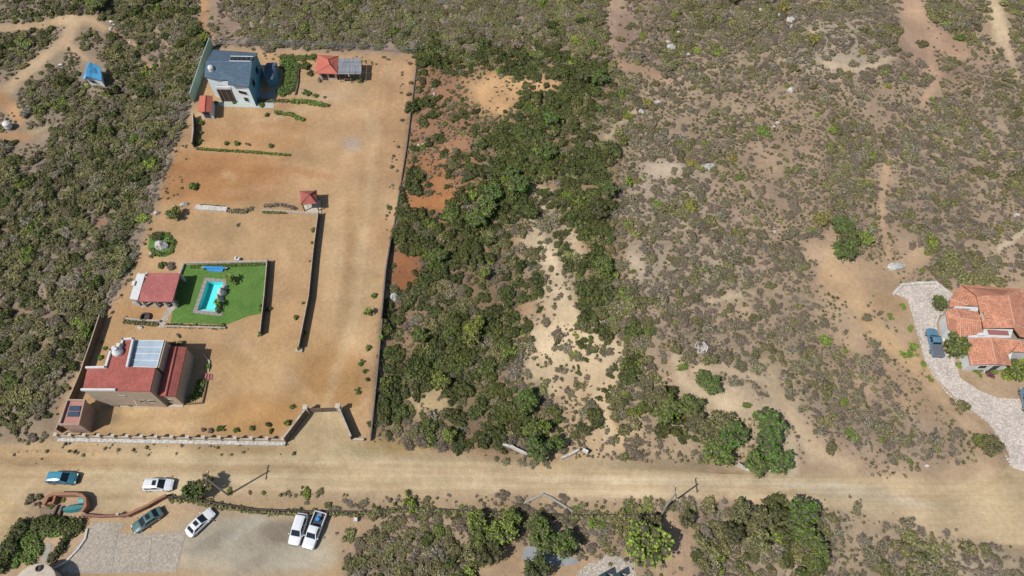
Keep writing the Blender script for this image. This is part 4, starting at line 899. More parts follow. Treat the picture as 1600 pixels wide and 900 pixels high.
# clutter along the front wall of the house
g = G(181,634); tl = thing('bench', 'brown wooden bench against the front wall of the beige house', 'bench', g)
MB().box((g.x, g.y, .45), (1.5,.45,.06)).build('seat', M['wood'], tl); MB().box((g.x, g.y+.2, .75), (1.5,.06,.45)).build('backrest', M['wood'], tl)
for sx_ in (-.65, .65): MB().box((g.x+sx_, g.y, .21), (.08,.4,.42)).build('leg', M['wood'], tl)
wall_line([(190,634.5),(285,634.5)], .15, .35, M['cream'], 'narrow cream doorstep kerb below the beige house', None, name='kerb')
for i, (x, y, s_, lb) in enumerate([(196,632,.5,'leftmost dark pot by the beige house wall'), (206,634,.45,'second dark pot by the beige house wall'), (225,632,.5,'dark pot below the window of the beige house'), (258,632,.55,'round pot near the right end of the beige house wall')]):
    g = G(x, y); single(MB().lathe((g.x, g.y, .15), [(s_*.5,0),(s_*.8,s_),(s_*.65,s_),(s_*.5,s_*.7)], 12), 'flower_pot', M['wood'], lb, 'pot')
# steps and garden bed right of the house
t = thing('garden_steps', 'short flight of pink steps beside the shaded garden bed', 'steps', G(322,589))
for i in range(4): a = G(316.5+i*4.3,584.5); b = G(315.5+i*4.3,594); MB().prism([a, b, b+Vector((.34,0,0)), a+Vector((.34,0,0))], -.05, .34-.08*i).build('step', M['redpanel'], t)
wall_line([(326,580),(328,566),(320,556)], .3, .2, M['cream'], 'short kerb above the pink garden steps', None, name='kerb'); wall_line([(324,596),(321,612),(317,630),(290,632)], .3, .2, M['brown'], 'kerb around the garden bed below the pink steps', None, name='kerb')
hedge([(316,600),(308,618),(300,624)], 9, 'garden', 'leafy garden bed right of the beige house', .8, seed=12); leafthing(325,574,6,'garden','small shrub above the pink garden steps'); leafthing(311,598,5,'garden','small shrub left of the pink garden steps')
hedge([(267,539),(286,537)], 4, 'olive', 'dark hedge behind the red roofed wing', 1.0, seed=14)
# small building at the lower left
t = thing('utility_building', 'small flat roofed building with pink roof and two solar panels', 'building', P(115,650,0))
hb = 3.6; rg = [P(107,626,hb), P(133.5,626.5,hb), P(124.5,664,hb), P(94.5,664,hb)]
MB().prism([Vector((p.x, p.y, 0)) for p in rg], 0, hb-.1).build('wall', mat('pinkish_plaster', (.40,.27,.21), .85), t)
MB().slab([p+Vector((0,0,.0)) for p in rg], .08).build('roof', mat('pink_membrane', (.42,.20,.16), .8, var=.1), t)
mb = MB()
for i in range(4):
    A, B = rg[i], rg[(i+1) % 4]; d = (B-A).normalized(); n = Vector((-d.y, d.x, 0))*.11; mb.prism([A+n-d*.11, A-n-d*.11, B-n+d*.11, B+n+d*.11], hb-.2, hb+.4+.002*i)
mb.build('parapet', mat('pinkish_plaster', (.4,.27,.21)), t)
for i in range(2):
    a = [(109,634),(126,634),(124.5,642),(107,642)] if i == 0 else [(106.5,643),(124,643),(122.5,651),(104.5,651)]
    MB().slab([P(x, y, hb+.35) for x, y in a], .06).build('solar_panel', M['solar'], t)

# ------------------------------------------------------------------ terracotta house (right)
t = thing('terracotta_house', 'rambling house with many orange terracotta tiled hip roofs', 'house', P(1560,510,0))
e3 = 3.0
Cc, Aa, Bb, Ee, Dd = (1484,466.5,e3), (1503,444.5,e3), (1526,462,4.4), (1529,479,4.3), (1513,477,4.0)
T = M['terracotta']
w1 = MB()
def rf(name, faces): return roofs(t, faces, T, name)
rf('roof', [[Cc, Aa, Bb, Ee, Dd], [Cc, Dd, (1493,479.5,3.3), (1483.5,480.5,e3)]])
rf('roof', [[(1480,484,e3), (1493,481,3.6), (1500,497,4.2), (1478,489,e3)], [(1493,481,3.6), (1518,485.5,3.9), (1528,487,4.0), (1533,502,4.3), (1500,497,4.2)], [(1478,489,e3), (1500,497,4.2), (1500.5,527,3.5), (1496,525.5,3.2), (1481.5,513,e3)], [(1500,497,4.2), (1533,502,4.3), (1536,523,3.6), (1500.5,527,3.5)]])
rf('main_roof', [[(1526,462,4.9), (1575,462,5.8), (1585,507,5.8), (1584,512,5.7), (1537,513,4.4)], [Aa[:2]+(3.6,), (1593,451,4.2), (1575,462,5.8), (1526,462,4.9)], [(1575,462,5.8), (1593,451,4.2), (1625,476,4.2), (1622,520,4.2), (1585,507,5.8)], [(1585,507,5.8), (1622,520,4.2), (1618,530,3.4), (1594,526,3.6), (1584,512,5.3)]])
rf('south_roof', [[(1513,528,3.2), (1548.5,527.5,4.6), (1556.5,569,4.4), (1516.5,570,3.0), (1512,549,3.05)], [(1548.5,527.5,4.6), (1575,554,3.5), (1581,571.5,3.0), (1556.5,569,4.4)], [(1548.5,527.5,4.6), (1594,533,4.6), (1575,554,3.5)], [(1594,533,4.6), (1600,550.5,3.2), (1583,549.5,3.2), (1575,554,3.5)], [(1594,533,4.6), (1625,536,4.4), (1625,553,3.2), (1600,550.5,3.2)]])
ridges(t, [(Aa, Bb), (Cc, Dd), ((1493,481,3.6),(1500,497,4.2)), ((1478,489,e3),(1500,497,4.2)), ((1500,497,4.2),(1533,502,4.3)), ((1500,497,4.2),(1500.5,527,3.5)), ((1575,462,5.8),(1585,507,5.8)), ((1593,451,4.2),(1575,462,5.8)), ((1585,507,5.8),(1622,520,4.2)), ((1548.5,527.5,4.6),(1556.5,569,4.4)), ((1594,533,4.6),(1600,550.5,3.2)), ((1548.5,527.5,4.6),(1594,533,4.6))], M['ridge'], .12)
def wl(ring, z, m='cream', name='wall'):
    q = [P(*p) for p in ring]; MB().prism([Vector((p.x, p.y, 0)) for p in q], 0, [z]*len(q)).build(name, M[m], t)
wl([(1487,467,e3),(1504,447,e3),(1527,460,e3),(1530,480,e3),(1487,479,e3)], 2.8)
wl([(1482,485,e3),(1530,486,e3),(1535,521,e3),(1500,524.5,e3),(1484,513,e3),(1481,490,e3)], 2.78, 'white')
wl([(1528,463,3.6),(1592,455,3.6),(1618,476,3.6),(1616,522,3.6),(1583,510,3.6),(1538,511,3.6)], 3.35)
wl([(1515,530,e3),(1590,536,e3),(1618,537,e3),(1618,550,e3),(1584,547,e3),(1578,568,e3),(1519,567,e3),(1514.5,549,e3)], 2.76, 'white')
mb = MB()   # white parapets over the courtyards
for ring, z in (([(1492,478.5),(1529,479.5),(1528,486.5),(1517,485.5),(1516,482),(1492,480.8)], 3.9), ([(1513,524.5),(1537,522.5),(1537,514),(1584,512.5),(1579,528),(1513,527)], 3.85)):
    mb.prism([Vector((P(x, y, z).x, P(x, y, z).y, 0)) for x, y in ring], 2.7, z)
mb.build('parapet', M['white'], t)
MB().slab([P(1543,515,4.0), P(1575,517,4.0), P(1577,524,4.0), P(1545,522.5,4.0)], .06).build('skylight', M['redpanel'], t)
p = P(1532,523,4.0); MB().box((p.x, p.y, 4.05), (1.0,.5,.4)).build('vent_box', M['white'], t)
dm = MB(); dm.slab([P(1536,486,5.75), P(1552,496.5,5.3), P(1539.5,497,5.2)], .1); dm.build('dormer', T, t)
a, b = P(1536.5,486.5,5.6), P(1539.5,497,5.1); MB().prism([a, b, b+Vector((.15,0,0)), a+Vector((.15,0,0))], 4.2, 5.05).build('dormer_side', M['cream'], t)
q = [P(1519,567,e3), P(1578,568,e3)]; q = [Vector((v.x, v.y, 0)) for v in q]
window(t, q[0], q[1], .4, 1.3, 1.0, 1.1); window(t, q[0], q[1], .75, 1.2, .1, 2.1, name='door', glass='dbrown')
pavement('terrace', [(1472,530),(1482,515),(1496,524),(1510,530),(1516,572),(1556,574),(1582,572),(1580,578),(1530,582),(1504,572),(1500,556),(1508,548),(1480,532),(1474,534)], M['white'], 'white painted terrace around the terracotta house', .05)
# driveway kerb of white stones
kp = [(1428,497),(1437,530),(1446,562),(1460,588),(1478,612),(1500,631),(1530,657),(1558,690),(1580,728)]
t = thing('driveway_kerb', 'curved kerb of whitewashed stones along the cobbled driveway', 'kerb', G(*kp[0])); kk = 0
for a, b in zip(kp[:-1], kp[1:]):
    A, B = G(*a), G(*b); n_ = int((B-A).length/.42)
    for i in range(n_):
        c = A.lerp(B, (i+.5)/n_); 
        if 42 <= kk <= 46: kk += 1; continue
        s_ = random.uniform(.15,.24); MB().lathe((c.x+random.uniform(-.05,.05), c.y+random.uniform(-.05,.05), -.05), [(s_,0),(s_*1.05,.12),(s_*.7,.24)], 6).build('stone', M['whitestone'], t); kk += 1
kp2 = [(1396,459),(1408,446.5),(1430,443.5),(1461,442.5),(1486,462)]
wall_line(kp2, .35, .5, M['stone'], 'rough stone edging along the top of the cobbled driveway', None, name='stone_edging', cat='stone edging')
wall_line([(1462,520),(1461,505),(1466,492),(1477,489)], .2, .25, M['stone'], 'curved stone edging left of the terracotta house bed', None, name='stone_edging', cat='stone edging')

# ------------------------------------------------------------------ vehicles
def loft(mb, st_):   # st_: (x, halfw, z0, z1, shoulder)
    rings = []
    for x, w, z0, z1, sh in st_:
        rings.append([Vector((x, y, z)) for y, z in ((-w*.9,z0),(-w,z0+.18),(-w,z0+(z1-z0)*.72),(-w*sh,z1-.03),(-w*.4,z1+.015),(w*.4,z1+.015),(w*sh,z1-.03),(w,z0+(z1-z0)*.72),(w,z0+.18),(w*.9,z0))])
    for a, b in zip(rings[:-1], rings[1:]):
        for i in range(10): j = (i+1) % 10; mb.face([a[i], b[i], b[j], a[j]])
    mb.face(rings[0]); mb.face(rings[-1][::-1])
def vehicle(name, kind, px, py, fx, fy, m, label, cat, roofm=None, sunroof=True, load=None, bedm=None):
    """px,py centre on the ground; fx,fy a photo point the nose points to"""
    g = P(px, py); f = P(fx, fy); a = math.atan2(f.y-g.y, f.x-g.x); t = thing(name, label, cat, (g.x, g.y, 0.01), a)
    def bld(mb, nm_, mm, par=None, smooth=False): return mb.build(nm_, mm, par or t, local=True, smooth=smooth)
    W_, hood, roof, z0 = (.93, 1.0, 1.68, .28) if kind == 'suv' else (.89, .88, 1.40, .24) if kind == 'sedan' else (.95, 1.08, 1.74, .38)
    L = 2.32 if kind != 'pickup' else 2.68
    mb = MB()
    if kind == 'pickup': sts = [(-.62,W_,z0,hood,.93),(.75,W_,z0,hood,.93),(1.4,W_,z0,hood-.02,.9),(2.2,W_*.97,z0,hood-.1,.86),(L-.1,W_*.86,z0+.02,hood-.22,.84),(L,W_*.7,z0+.08,hood-.36,.8)]
    else: sts = [(-L,W_*.72,z0+.12,hood-.28,.8),(-L+.12,W_*.9,z0+.02,hood-.1,.85),(-L+.5,W_*.98,z0,hood,.9),(-1.0,W_,z0,hood+.03,.94),(.6,W_,z0,hood+.01,.94),(1.3,W_,z0,hood-.05,.9),(L-.35,W_*.95,z0,hood-.16,.84),(L-.08,W_*.82,z0+.03,hood-.28,.8),(L,W_*.6,z0+.1,hood-.38,.75)]
    loft(mb, sts); body = bld(mb, 'body', m, smooth=False)
    if kind == 'suv': xs = (-2.05,-1.75,.35,1.15)
    elif kind == 'sedan': xs = (-1.85,-1.15,.15,1.1)
    else: xs = (-.58,-.45,.55,1.25)
    wb, wt = W_*.93, W_*.76; zb = hood-.06
    B = [Vector((xs[0],-wb,zb)), Vector((xs[3],-wb*.94,zb)), Vector((xs[3],wb*.94,zb)), Vector((xs[0],wb,zb))]; Tt = [Vector((xs[1],-wt,roof-.05)), Vector((xs[2],-wt,roof-.03)), Vector((xs[2],wt,roof-.03)), Vector((xs[1],wt,roof-.05))]
    cb = MB()
    for i in range(4): j = (i+1) % 4; cb.face([B[i], B[j], Tt[j], Tt[i]])
    n = 5; rows = []
    for k in range(n+1):
        x = xs[1]+(xs[2]-xs[1])*k/n; arch = .05*math.sin(math.pi*(k/n)*.9+.2); zz = roof-.05+.02*k/n; rows.append([Vector((x,-wt,zz)), Vector((x,-wt*.6,zz+.045+arch)), Vector((x,wt*.6,zz+.045+arch)), Vector((x,wt,zz))])
    for r0, r1 in zip(rows[:-1], rows[1:]):
        for i in range(3): cb.face([r0[i], r1[i], r1[i+1], r0[i+1]])
    cb.face(rows[0][::-1]); cb.face(rows[-1])
    bld(cb, 'cabin', roofm or m)
    def pane(q, u0, u1, v0, v1, nm_, mm=M['glass']):
        a_, b_, c_, d_ = q; pt = lambda u, v: (a_.lerp(b_, u)).lerp(d_.lerp(c_, u), v); r = [pt(u0,v0), pt(u1,v0), pt(u1,v1), pt(u0,v1)]; nn = (r[1]-r[0]).cross(r[3]-r[0]).normalized()
        if nn.dot((r[0]+r[2])/2-Vector(((xs[0]+xs[3])/2,0,zb))) < 0: nn = -nn
        bx = MB(); top = [p+nn*.012 for p in r]; bot = [p-nn*.02 for p in r]; bx.face(top); bx.face(bot[::-1])
        for i in range(4): bx.face([top[i], bot[i], bot[(i+1) % 4], top[(i+1) % 4]])
        bld(bx, nm_, mm)
    pane([B[1],B[2],Tt[2],Tt[1]], .07,.93,.06,.96,'windscreen'); pane([B[3],B[0],Tt[0],Tt[3]], .08,.92,.2,.9,'rear_window')
    for q_ in ([B[0],B[1],Tt[1],Tt[0]], [B[2],B[3],Tt[3],Tt[2]]):
        if kind == 'pickup': pane(q_, .12,.5,.15,.9,'side_window'); pane(q_, .54,.86,.15,.9,'side_window')
        else: pane(q_, .12,.47,.15,.88,'side_window'); pane(q_, .50,.86,.15,.88,'side_window')
    if sunroof: bld(MB().box((xs[2]-.55,0,roof+.085),(.55,.8,.02)), 'sunroof', M['glass'])
    for sx_ in (L*.63, -L*.6):
        for sy in (-1, 1):
            w = MB(); y = sy*(W_-.12)
            w.tube((sx_, y-.11, .34), (sx_, y+.13*sy*0+.11, .34), .34, k=16); wo_ = bld(w, 'wheel', M['black']); bld(MB().tube((sx_, y+sy*.1, .34), (sx_, y+sy*.13, .34), .2, k=10), 'rim', M['chrome'], wo_)
    for sy in (-1, 1):
        bld(MB().box((L-.16, sy*W_*.62, hood-.33), (.22,.34,.14)), 'headlight', M['whitelamp'])
        bld(MB().box((-L+.08, sy*W_*.66, hood-.22), (.14,.3,.16)), 'tail_light', M['redlamp'])
        bld(MB().box((xs[3]-.2, sy*(W_+.1), hood+.06), (.14,.2,.14)), 'mirror', m)
    bld(MB().box((L-.02,0,z0+.22),(.12,W_*1.3,.16)), 'bumper', M['black'])
    if kind == 'pickup':
        bm_ = MB(); x0, x1 = -L, -.62; bm_.box(((x0+x1)/2,0,.58),(x1-x0,W_*1.8,.36)); bed = bld(bm_, 'bed_floor', bedm or M['black'])
        wl_ = MB(); wl_.box(((x0+x1)/2,W_-.06,.82),(x1-x0,.1,.6)); wl_.box(((x0+x1)/2,-W_+.06,.82),(x1-x0,.1,.6)); wl_.box((x0+.05,0,.82),(.1,W_*1.8,.58)); bld(wl_, 'bed_wall', m)
        if load == 'cover': bld(MB().box(((x0+x1)/2,0,1.13),(x1-x0-.1,W_*1.85,.05)), 'bed_cover', bedm or M['greyc'])
    return t, g, a
WP = paintm('white_paint', (.68,.68,.67)); GP = paintm('green_grey_paint', (.075,.14,.13)); BP = paintm('blue_grey_paint', (.10,.21,.30)); TP = paintm('teal_paint', (.025,.12,.15)); SP = paintm('silver_blue_paint', (.14,.20,.24))
vehicle('parked_car', 'suv', 250, 759.5, 300, 759, WP, 'white suv parked on the dirt road below the front wall', 'car')
vehicle('parked_car', 'sedan', 233, 814, 205, 833, GP, 'grey green sedan parked beside the curved brick wall', 'car')
vehicle('parked_car', 'sedan', 315, 818, 338, 796, WP, 'white sedan parked alone on the gravel forecourt', 'car')
vehicle('parked_car', 'suv', 468, 828, 461, 850, WP, 'white suv parked left of the white pickup', 'car', sunroof=False)
tv, g_, a_ = vehicle('pickup_truck', 'pickup', 493, 830.5, 483, 856, WP, 'white pickup truck with blue load in its open bed', 'pickup truck', sunroof=False, bedm=mat('dark_bed', (.05,.055,.07)))
o = single(MB().lathe((0,0,0), [(.3,0),(.33,.1),(.33,.55),(.2,.65)], 10), 'drum', M['blue'], 'blue drum lying in the bed of the white pickup', 'drum'); d = Vector((math.cos(a_), math.sin(a_), 0)); o.location = g_-d*1.6+Vector((0,0,.78))
t2 = single(MB().box((0,0,0),(.9,.6,.3)), 'crate', mat('grey_crate', (.14,.2,.26)), 'dark crate behind the blue drum in the white pickup bed', 'crate'); t2.location = g_-d*2.2+Vector((0,.1,.78)); t2.rotation_euler = (0,0,a_)
vehicle('parked_van', 'suv', 101, 749, 140, 750, TP, 'dark teal suv with blue roof parked furthest left on the road', 'car', roofm=paintm('bright_blue_paint', (.06,.25,.34)), sunroof=False)
vehicle('pickup_truck', 'pickup', 1457, 538, 1451, 515, BP, 'blue grey pickup truck on the cobbled driveway with covered bed', 'pickup truck', load='cover', bedm=mat('grey_bed_cover', (.13,.13,.14), .7), sunroof=False)
vehicle('parked_car', 'sedan', 1602, 629, 1595, 600, SP, 'silver blue car at the right edge of the cobbled driveway', 'car', sunroof=False)

# ------------------------------------------------------------------ poles and wires
def pole(bx, by, tx, ty, label, m1='concrete'):
    g = G(bx, by); t = thing('power_pole', label, 'power pole', g); h = 9.1; tp = P(tx, ty, h); top = Vector((g.x, g.y, h))
    MB().tube(g-Vector((0,0,.2)), top, .17, .11, 8).build('pole', M[m1], t); MB().box((g.x, g.y, h-.35), (.14,2.2,.14)).build('crossarm', M['wood'], t)
    for y in (-.95, 0, .95): MB().lathe((g.x, g.y+y, h-.28 if y else h), [(.05,0),(.09,.08),(.05,.16),(.07,.24)], 6).build('insulator', M['white'], t)
    return g
g1 = pole(356.5,773.5,321,746,'grey power pole beside the leaning bush on the road verge'); g2 = pole(1038,794.5,1057,771,'pale power pole at the right end of the dark hedge')
wr_ = MB()
for y in (-.95, .95):
    for a, b in ((g1, g2), (g1-Vector((62,-1,0)), g1), (g2, g2+Vector((62,-1,0)))):
        pr = None
        for k in range(9): u = k/8; p = a.lerp(b, u)+Vector((0, y, 9.0-1.0*4*u*(1-u)-0)); p.z = 9.0-4*u*(1-u)*1.0; pr and wr_.tube(pr, p, .007, k=3); pr = p
single(wr_, 'power_line', M['wood'], 'thin power wires strung between the two poles along the road', 'power line')
g = G(1030,806); single(MB().tube((g.x-.3, g.y-.8, 0), (g.x+.5, g.y+.5, 2.2), .09), 'guy_stub', M['steel'], 'short leaning white guy stub below the pale power pole', 'post')

# ------------------------------------------------------------------ south side of the road
wall_line([(262,777),(250,783),(235,792),(205,806)], 1.0, .35, M['redbrick'], 'curved red brick wall beside the grey green sedan', M['adobe'], name='brick_wall')
wall_line([(132,806),(160,808),(205,806)], .7, .3, M['redbrick'], 'low red brick wall between the ruin and the curved wall', None, name='brick_wall')
wall_line([(262,777),(300,778),(340,788),(400,797),(470,800),(560,801)], .5, .2, M['darkwall'], 'long dark stone wall along the lower edge of the road', None, name='stone_wall')
wall_line([(560,801),(650,795),(760,801),(900,806),(1035,806)], .45, .2, M['darkwall'], 'dark stone wall below the road between the two poles', None, name='stone_wall')
wall_line([(820,786),(848,773),(860,778),(893,799)], .35, .3, M['concrete'], 'chevron of low concrete culvert walls below the road', None, name='culvert_wall')
wall_line([(787,697),(800,700),(811,706),(823,711)], .8, .35, M['stone'], 'curved pale culvert wall inside the scrub above the road', None, name='culvert_wall')
wall_line([(878,717),(890,712),(903,705)], .8, .35, M['stone'], 'short straight pale culvert wall right of the green tree', None, name='culvert_wall')
wall_line([(1152,727),(1170,736),(1205,737)], .5, .25, M['stone'], 'low pale kerb under the green trees by the road', None, name='culvert_wall')
wall_line([(585,741.0),(585.5,741.2)], .02, .1, M['stone'], 'x', None) if False else None
g = G(914,707); single(MB().box((g.x, g.y, .4), (.9,.35,.8), -.5), 'meter_box', M['white'], 'small white meter box near the lower right of the scrub lot', 'meter box')
hedge([(268,781),(300,782),(340,792),(400,800.5),(470,803),(560,804)], 3, 'olive', 'ragged brush growing along the left part of the roadside stone wall', .7, seed=61, dens=.5); hedge([(562,803),(650,797.5),(760,803.5),(900,808.5),(1033,808.5)], 3.2, 'olive', 'ragged brush growing along the right part of the roadside stone wall', .7, seed=62, dens=.6)
# ruin with orange walls
t = thing('garden_ruin', 'roofless orange adobe walled enclosure beside the road', 'enclosure', G(110,795))
def seg(pts, h, th, mm, nm_='wall'):
    P3 = [G(*p) for p in pts]; mb = MB()
    for i, (a, b) in enumerate(zip(P3[:-1], P3[1:])):
        d = (b-a).normalized(); n = Vector((-d.y, d.x, 0))*th/2; mb.prism([a+n-d*th*.3, a-n-d*th*.3, b-n+d*th*.3, b+n+d*th*.3], -.2, h+.004*i)
    return mb.build(nm_, mm, t)
seg([(76,790),(82,779),(92,775),(125,775),(134,777),(139,783),(140,794),(135,801)], 1.3, .42, M['adobe']); seg([(92,776),(88,788),(74,790)], 1.0, .3, M['adobe']); seg([(92,790),(85,806),(66,807)], .35, .2, M['darkwall']); seg([(99,792),(94,808)], .35, .2, M['darkwall'])
pavement('ruin_floor', [(64,792),(98,792),(92,808),(60,808)], M['earth'], 'brown earth floor inside the ruined enclosure', .02)
g = G(119,795); t = thing('covered_boat', 'small boat under a teal tarp inside the orange walled enclosure', 'boat', g)
mb = MB()
for k in range(8):
    u0, u1 = k/8, (k+1)/8
    def rr(u): x = -1.5+3*u; w = .65*math.sin(math.pi*(.12+.8*u))**.6; return [Vector((g.x+x, g.y-w+.15*x, .3)), Vector((g.x+x, g.y-w*.5+.15*x, .75)), Vector((g.x+x, g.y+w*.5+.15*x, .8)), Vector((g.x+x, g.y+w+.15*x, .3))]
    a, b = rr(u0), rr(u1)
    for i in range(3): mb.face([a[i], b[i], b[i+1], a[i+1]])
mb.build('tarp', M['tealcloth'], t); MB().box((g.x, g.y, .18), (2.6,.9,.3)).build('hull', M['greyc'], t)
g = G(129,784); t = thing('chair', 'turquoise armchair in the corner of the orange walled enclosure', 'chair', g); MB().box((g.x, g.y, .4), (.7,.6,.12)).build('seat', M['turq'], t); MB().box((g.x, g.y+.3, .7), (.7,.1,.7)).build('backrest', M['turq'], t)
for sx_ in (-.3,.3): MB().box((g.x+sx_, g.y, .2), (.07,.5,.4)).build('leg', M['turq'], t)
boulder(76,785,2.5,2,'small pale stone inside the left bay of the orange enclosure', m='stone', cat='stone', name='stone')
leafthing(82,791,5,'garden','small green plant inside the orange enclosure'); leafthing(100,781,4,'yellow','yellowish plant against the orange enclosure wall'); leafthing(103,809,4,'garden','small plant at the foot of the enclosure'); leafthing(49,782,9,'grey','grey shrub left of the orange enclosure'); leafthing(62,777,7,'olive','olive shrub touching the orange enclosure corner')
leafthing(195,806,6,'brown','dry shrub in the corner of the two brick walls')
# paved forecourt slabs
t = tag(MB().prism([P(*p) for p in [(146,816),(196,816),(186,834),(291,832),(276,894),(176,896),(92,896),(118,856)]], -.1, .012).build('forecourt', M['concrete']), 'pale paved forecourt below the brick wall', None, None, 'structure')
for ring in ([(147,816.5),(195,816.5),(185.5,833),(180,856),(120,856)], [(119.5,857),(179.8,857),(174.5,895),(93.5,895)], [(187,834.6),(238,833.7),(235,862),(182,863)], [(239,833.6),(290,832.7),(283,861.5),(236,862)], [(181.8,864),(235,863),(232.5,894),(176.5,895)], [(236,863),(282.7,862.5),(275,893.2),(233.5,894)]):
    c = sum([P(*p) for p in ring], Vector())/len(ring); mb = MB().prism([c+(P(*p)-c)*.993 for p in ring], -.05, .04+random.uniform(0,.006)); mb.v = mb.v; o = mb.build('slab', M['slab'], t)
wall_line([(137,828),(134,842),(123,858),(104,878),(84,889)], .3, .25, M['stone'], 'thin stone edging between the garden and the forecourt', None, name='stone_edging', cat='stone edging')
# garden, lower left
hedge([(40,820),(20,850),(2,890)], 14, 'dark', 'dark dense hedge at the lower left garden edge', 1.4, seed=20); hedge([(60,818),(90,820),(124,822)], 11, 'dark', 'dark hedge along the top of the lower left garden', 1.1, seed=21); hedge([(45,832),(55,860),(45,875)], 15, 'garden', 'green ground shrubs in the middle of the lower left garden', .6, seed=22)
hedge([(110,832),(96,858),(82,872)], 10, 'dark', 'dark shrubs between the garden path and stone edging', .9, seed=23); hedge([(70,832),(98,830)], 10, 'garden', 'green shrubs under the upper garden hedge', .6, seed=24); hedge([(30,862),(24,885)], 9, 'garden', 'green shrubs beside the bare garden patch', .5, seed=26)
pavement('garden_path', [(74,848),(82,850),(74,878),(62,880)], SOILP, 'narrow brown garden path', .03) if 'SOILP' in globals() else pavement('garden_path', [(74,848),(82,850),(74,878),(62,880)], M['concrete'], 'narrow pale garden path', .03)
# round terrace at the lower left edge
g = P(52,917,2.6); t = thing('round_roof', 'round pale roof with dark round vent at the lower left corner', 'building', (g.x, g.y, 0)); MB().lathe((g.x, g.y, 0), [(2.7,0),(2.7,2.4),(3.05,2.45),(3.05,2.7),(2.8,2.75),(.3,3.0)], 32).build('roof', M['cream'], t)
p = P(60,888,3.0); MB().lathe((p.x, p.y, 2.8), [(.45,0),(.45,.25),(.3,.3),(.3,.1)], 14).build('vent', M['darkwall'], t)
# bottom centre
pavement('concrete_pad', [(820,855),(838,849),(868,866),(900,872),(905,880),(880,884),(830,880),(815,872)], M['greyc'], 'worn grey concrete pad between the trees at the bottom', .03)
pavement('stone_plaza', [(898,905),(904,893),(920,880),(935,877),(950,866),(965,868),(992,882),(994,905)], M['flag'], 'pale cobbled plaza at the bottom edge', .035)
t = thing('pointed_shelter', 'dark pointed shelter with two peaks on the cobbled plaza', 'shelter', P(956,900,0))
for x in (945, 967): roofs(t, [[(x-10,899,1.8),(x+1,893,3.0),(x+3,905,2.6)], [(x+1,893,3.0),(x+10,900,1.8),(x+3,905,2.6)]], mat('dark_teal_sheet', (.02,.05,.055), .5), name='roof')
for x in (937, 957, 976): p = P(x,900,1.8); MB().tube((p.x, p.y, 0), (p.x, p.y, 1.8), .07).build('post', M['wood'], t)
boulder(864,871,5,3,'pale long rock beside the grey concrete pad', m='stone', cat='rock', name='rock', rz=30)
fence([(560,812),(700,806),(708,815)], .9, 'thin wire fence above the bushes right of the pickup', gap=2.5, wires=2, m=M['wood']); fence([(1052,800),(1048,850),(1050,898)], 1.0, 'thin wooden post fence left of the lower footpath', gap=3, wires=2, m=M['wood']) 
fence([(952,0),(956,60),(960,92)], 1.2, 'sparse wire fence climbing the slope above the scrub lot', gap=4, wires=2, m=M['wood']); fence([(960,92),(966,215),(974,420),(985,717)], 1.2, 'sparse wire fence along the right side of the scrub lot', gap=4.5, wires=2, m=M['wood'])
g = G(557,813); single(MB().box((g.x, g.y, .35), (.5,.5,.7)), 'white_box', M['white'], 'small white box on bare dirt right of the white pickup', 'box')
g = G(188,805.5); single(MB().box((g.x, g.y, .5), (.35,.35,1.0)), 'wall_pier', M['cream'], 'pale pier on the low red brick wall', 'pier')

# ------------------------------------------------------------------ far left structures
t = thing('blue_shed', 'pale shed with sky blue gable roof alone in the scrub', 'shed', P(146,122,0))
za, zb_ = 2.3, 3.3; roofs(t, [[(137,98,zb_),(141,97.5,zb_),(133,123,zb_-.1),(129,123,za)], [(140,97.5,zb_),(157,104,za),(159,126,za),(134,119,zb_)]], M['skytin'], name='roof')
w_, o_ = walls(t, [(134,101,za),(156,106,za),(158,125,za),(131.5,121,za)], 2.2, M['white']); window(t, o_[3], o_[2], .35, .8, .9, .5, frame='steel')
MB().prism([o_[3]+Vector((.05,.02,0)), o_[2]+Vector((0,.02,0)), o_[2]+Vector((0,.2,0)), o_[3]+Vector((.05,.2,0))], 2.2, [2.9,2.25,2.25,2.9]).build('gable', M['greyc'], t)
g = G(16,201); t = thing('tower_tank', 'white water tank on a metal stand at the left edge', 'water tank', g); MB().lathe((g.x, g.y, 1.6), [(.7,0),(.75,.2),(.75,1.1),(.4,1.4),(.2,1.45)]).build('tank', M['white'], t)
for sx_ in (-.5,.5):
    for sy in (-.5,.5): MB().tube((g.x+sx_, g.y+sy, -.2), (g.x+sx_, g.y+sy, 1.6), .06).build('leg', M['steel'], t)
for x, y, r, lb in [(174,34,3.5,'topmost piece of white scrap beside the dirt track bend'), (177,40,4,'middle piece of white scrap beside the dirt track bend'), (173,45,4,'lowest piece of white scrap beside the dirt track bend'), (155,22,3,'dark flat scrap at the end of the dirt track'), (203,66,2.5,'small white scrap piece in scrub right of the dirt track'), (95,102,4,'white rubble left of the blue roofed shed'), (36,144,3,'small white rubble beside the left dirt track'), (53,170,3,'small pale rubble above the white tank'), (35,171,2.5,'grey rubble above the white tank')]:
    boulder(x, y, r, r*.6, lb, m='white' if 'dark' not in lb else 'dbrown', cat='scrap', name='scrap', hh=.8, rz=random.uniform(0,90))

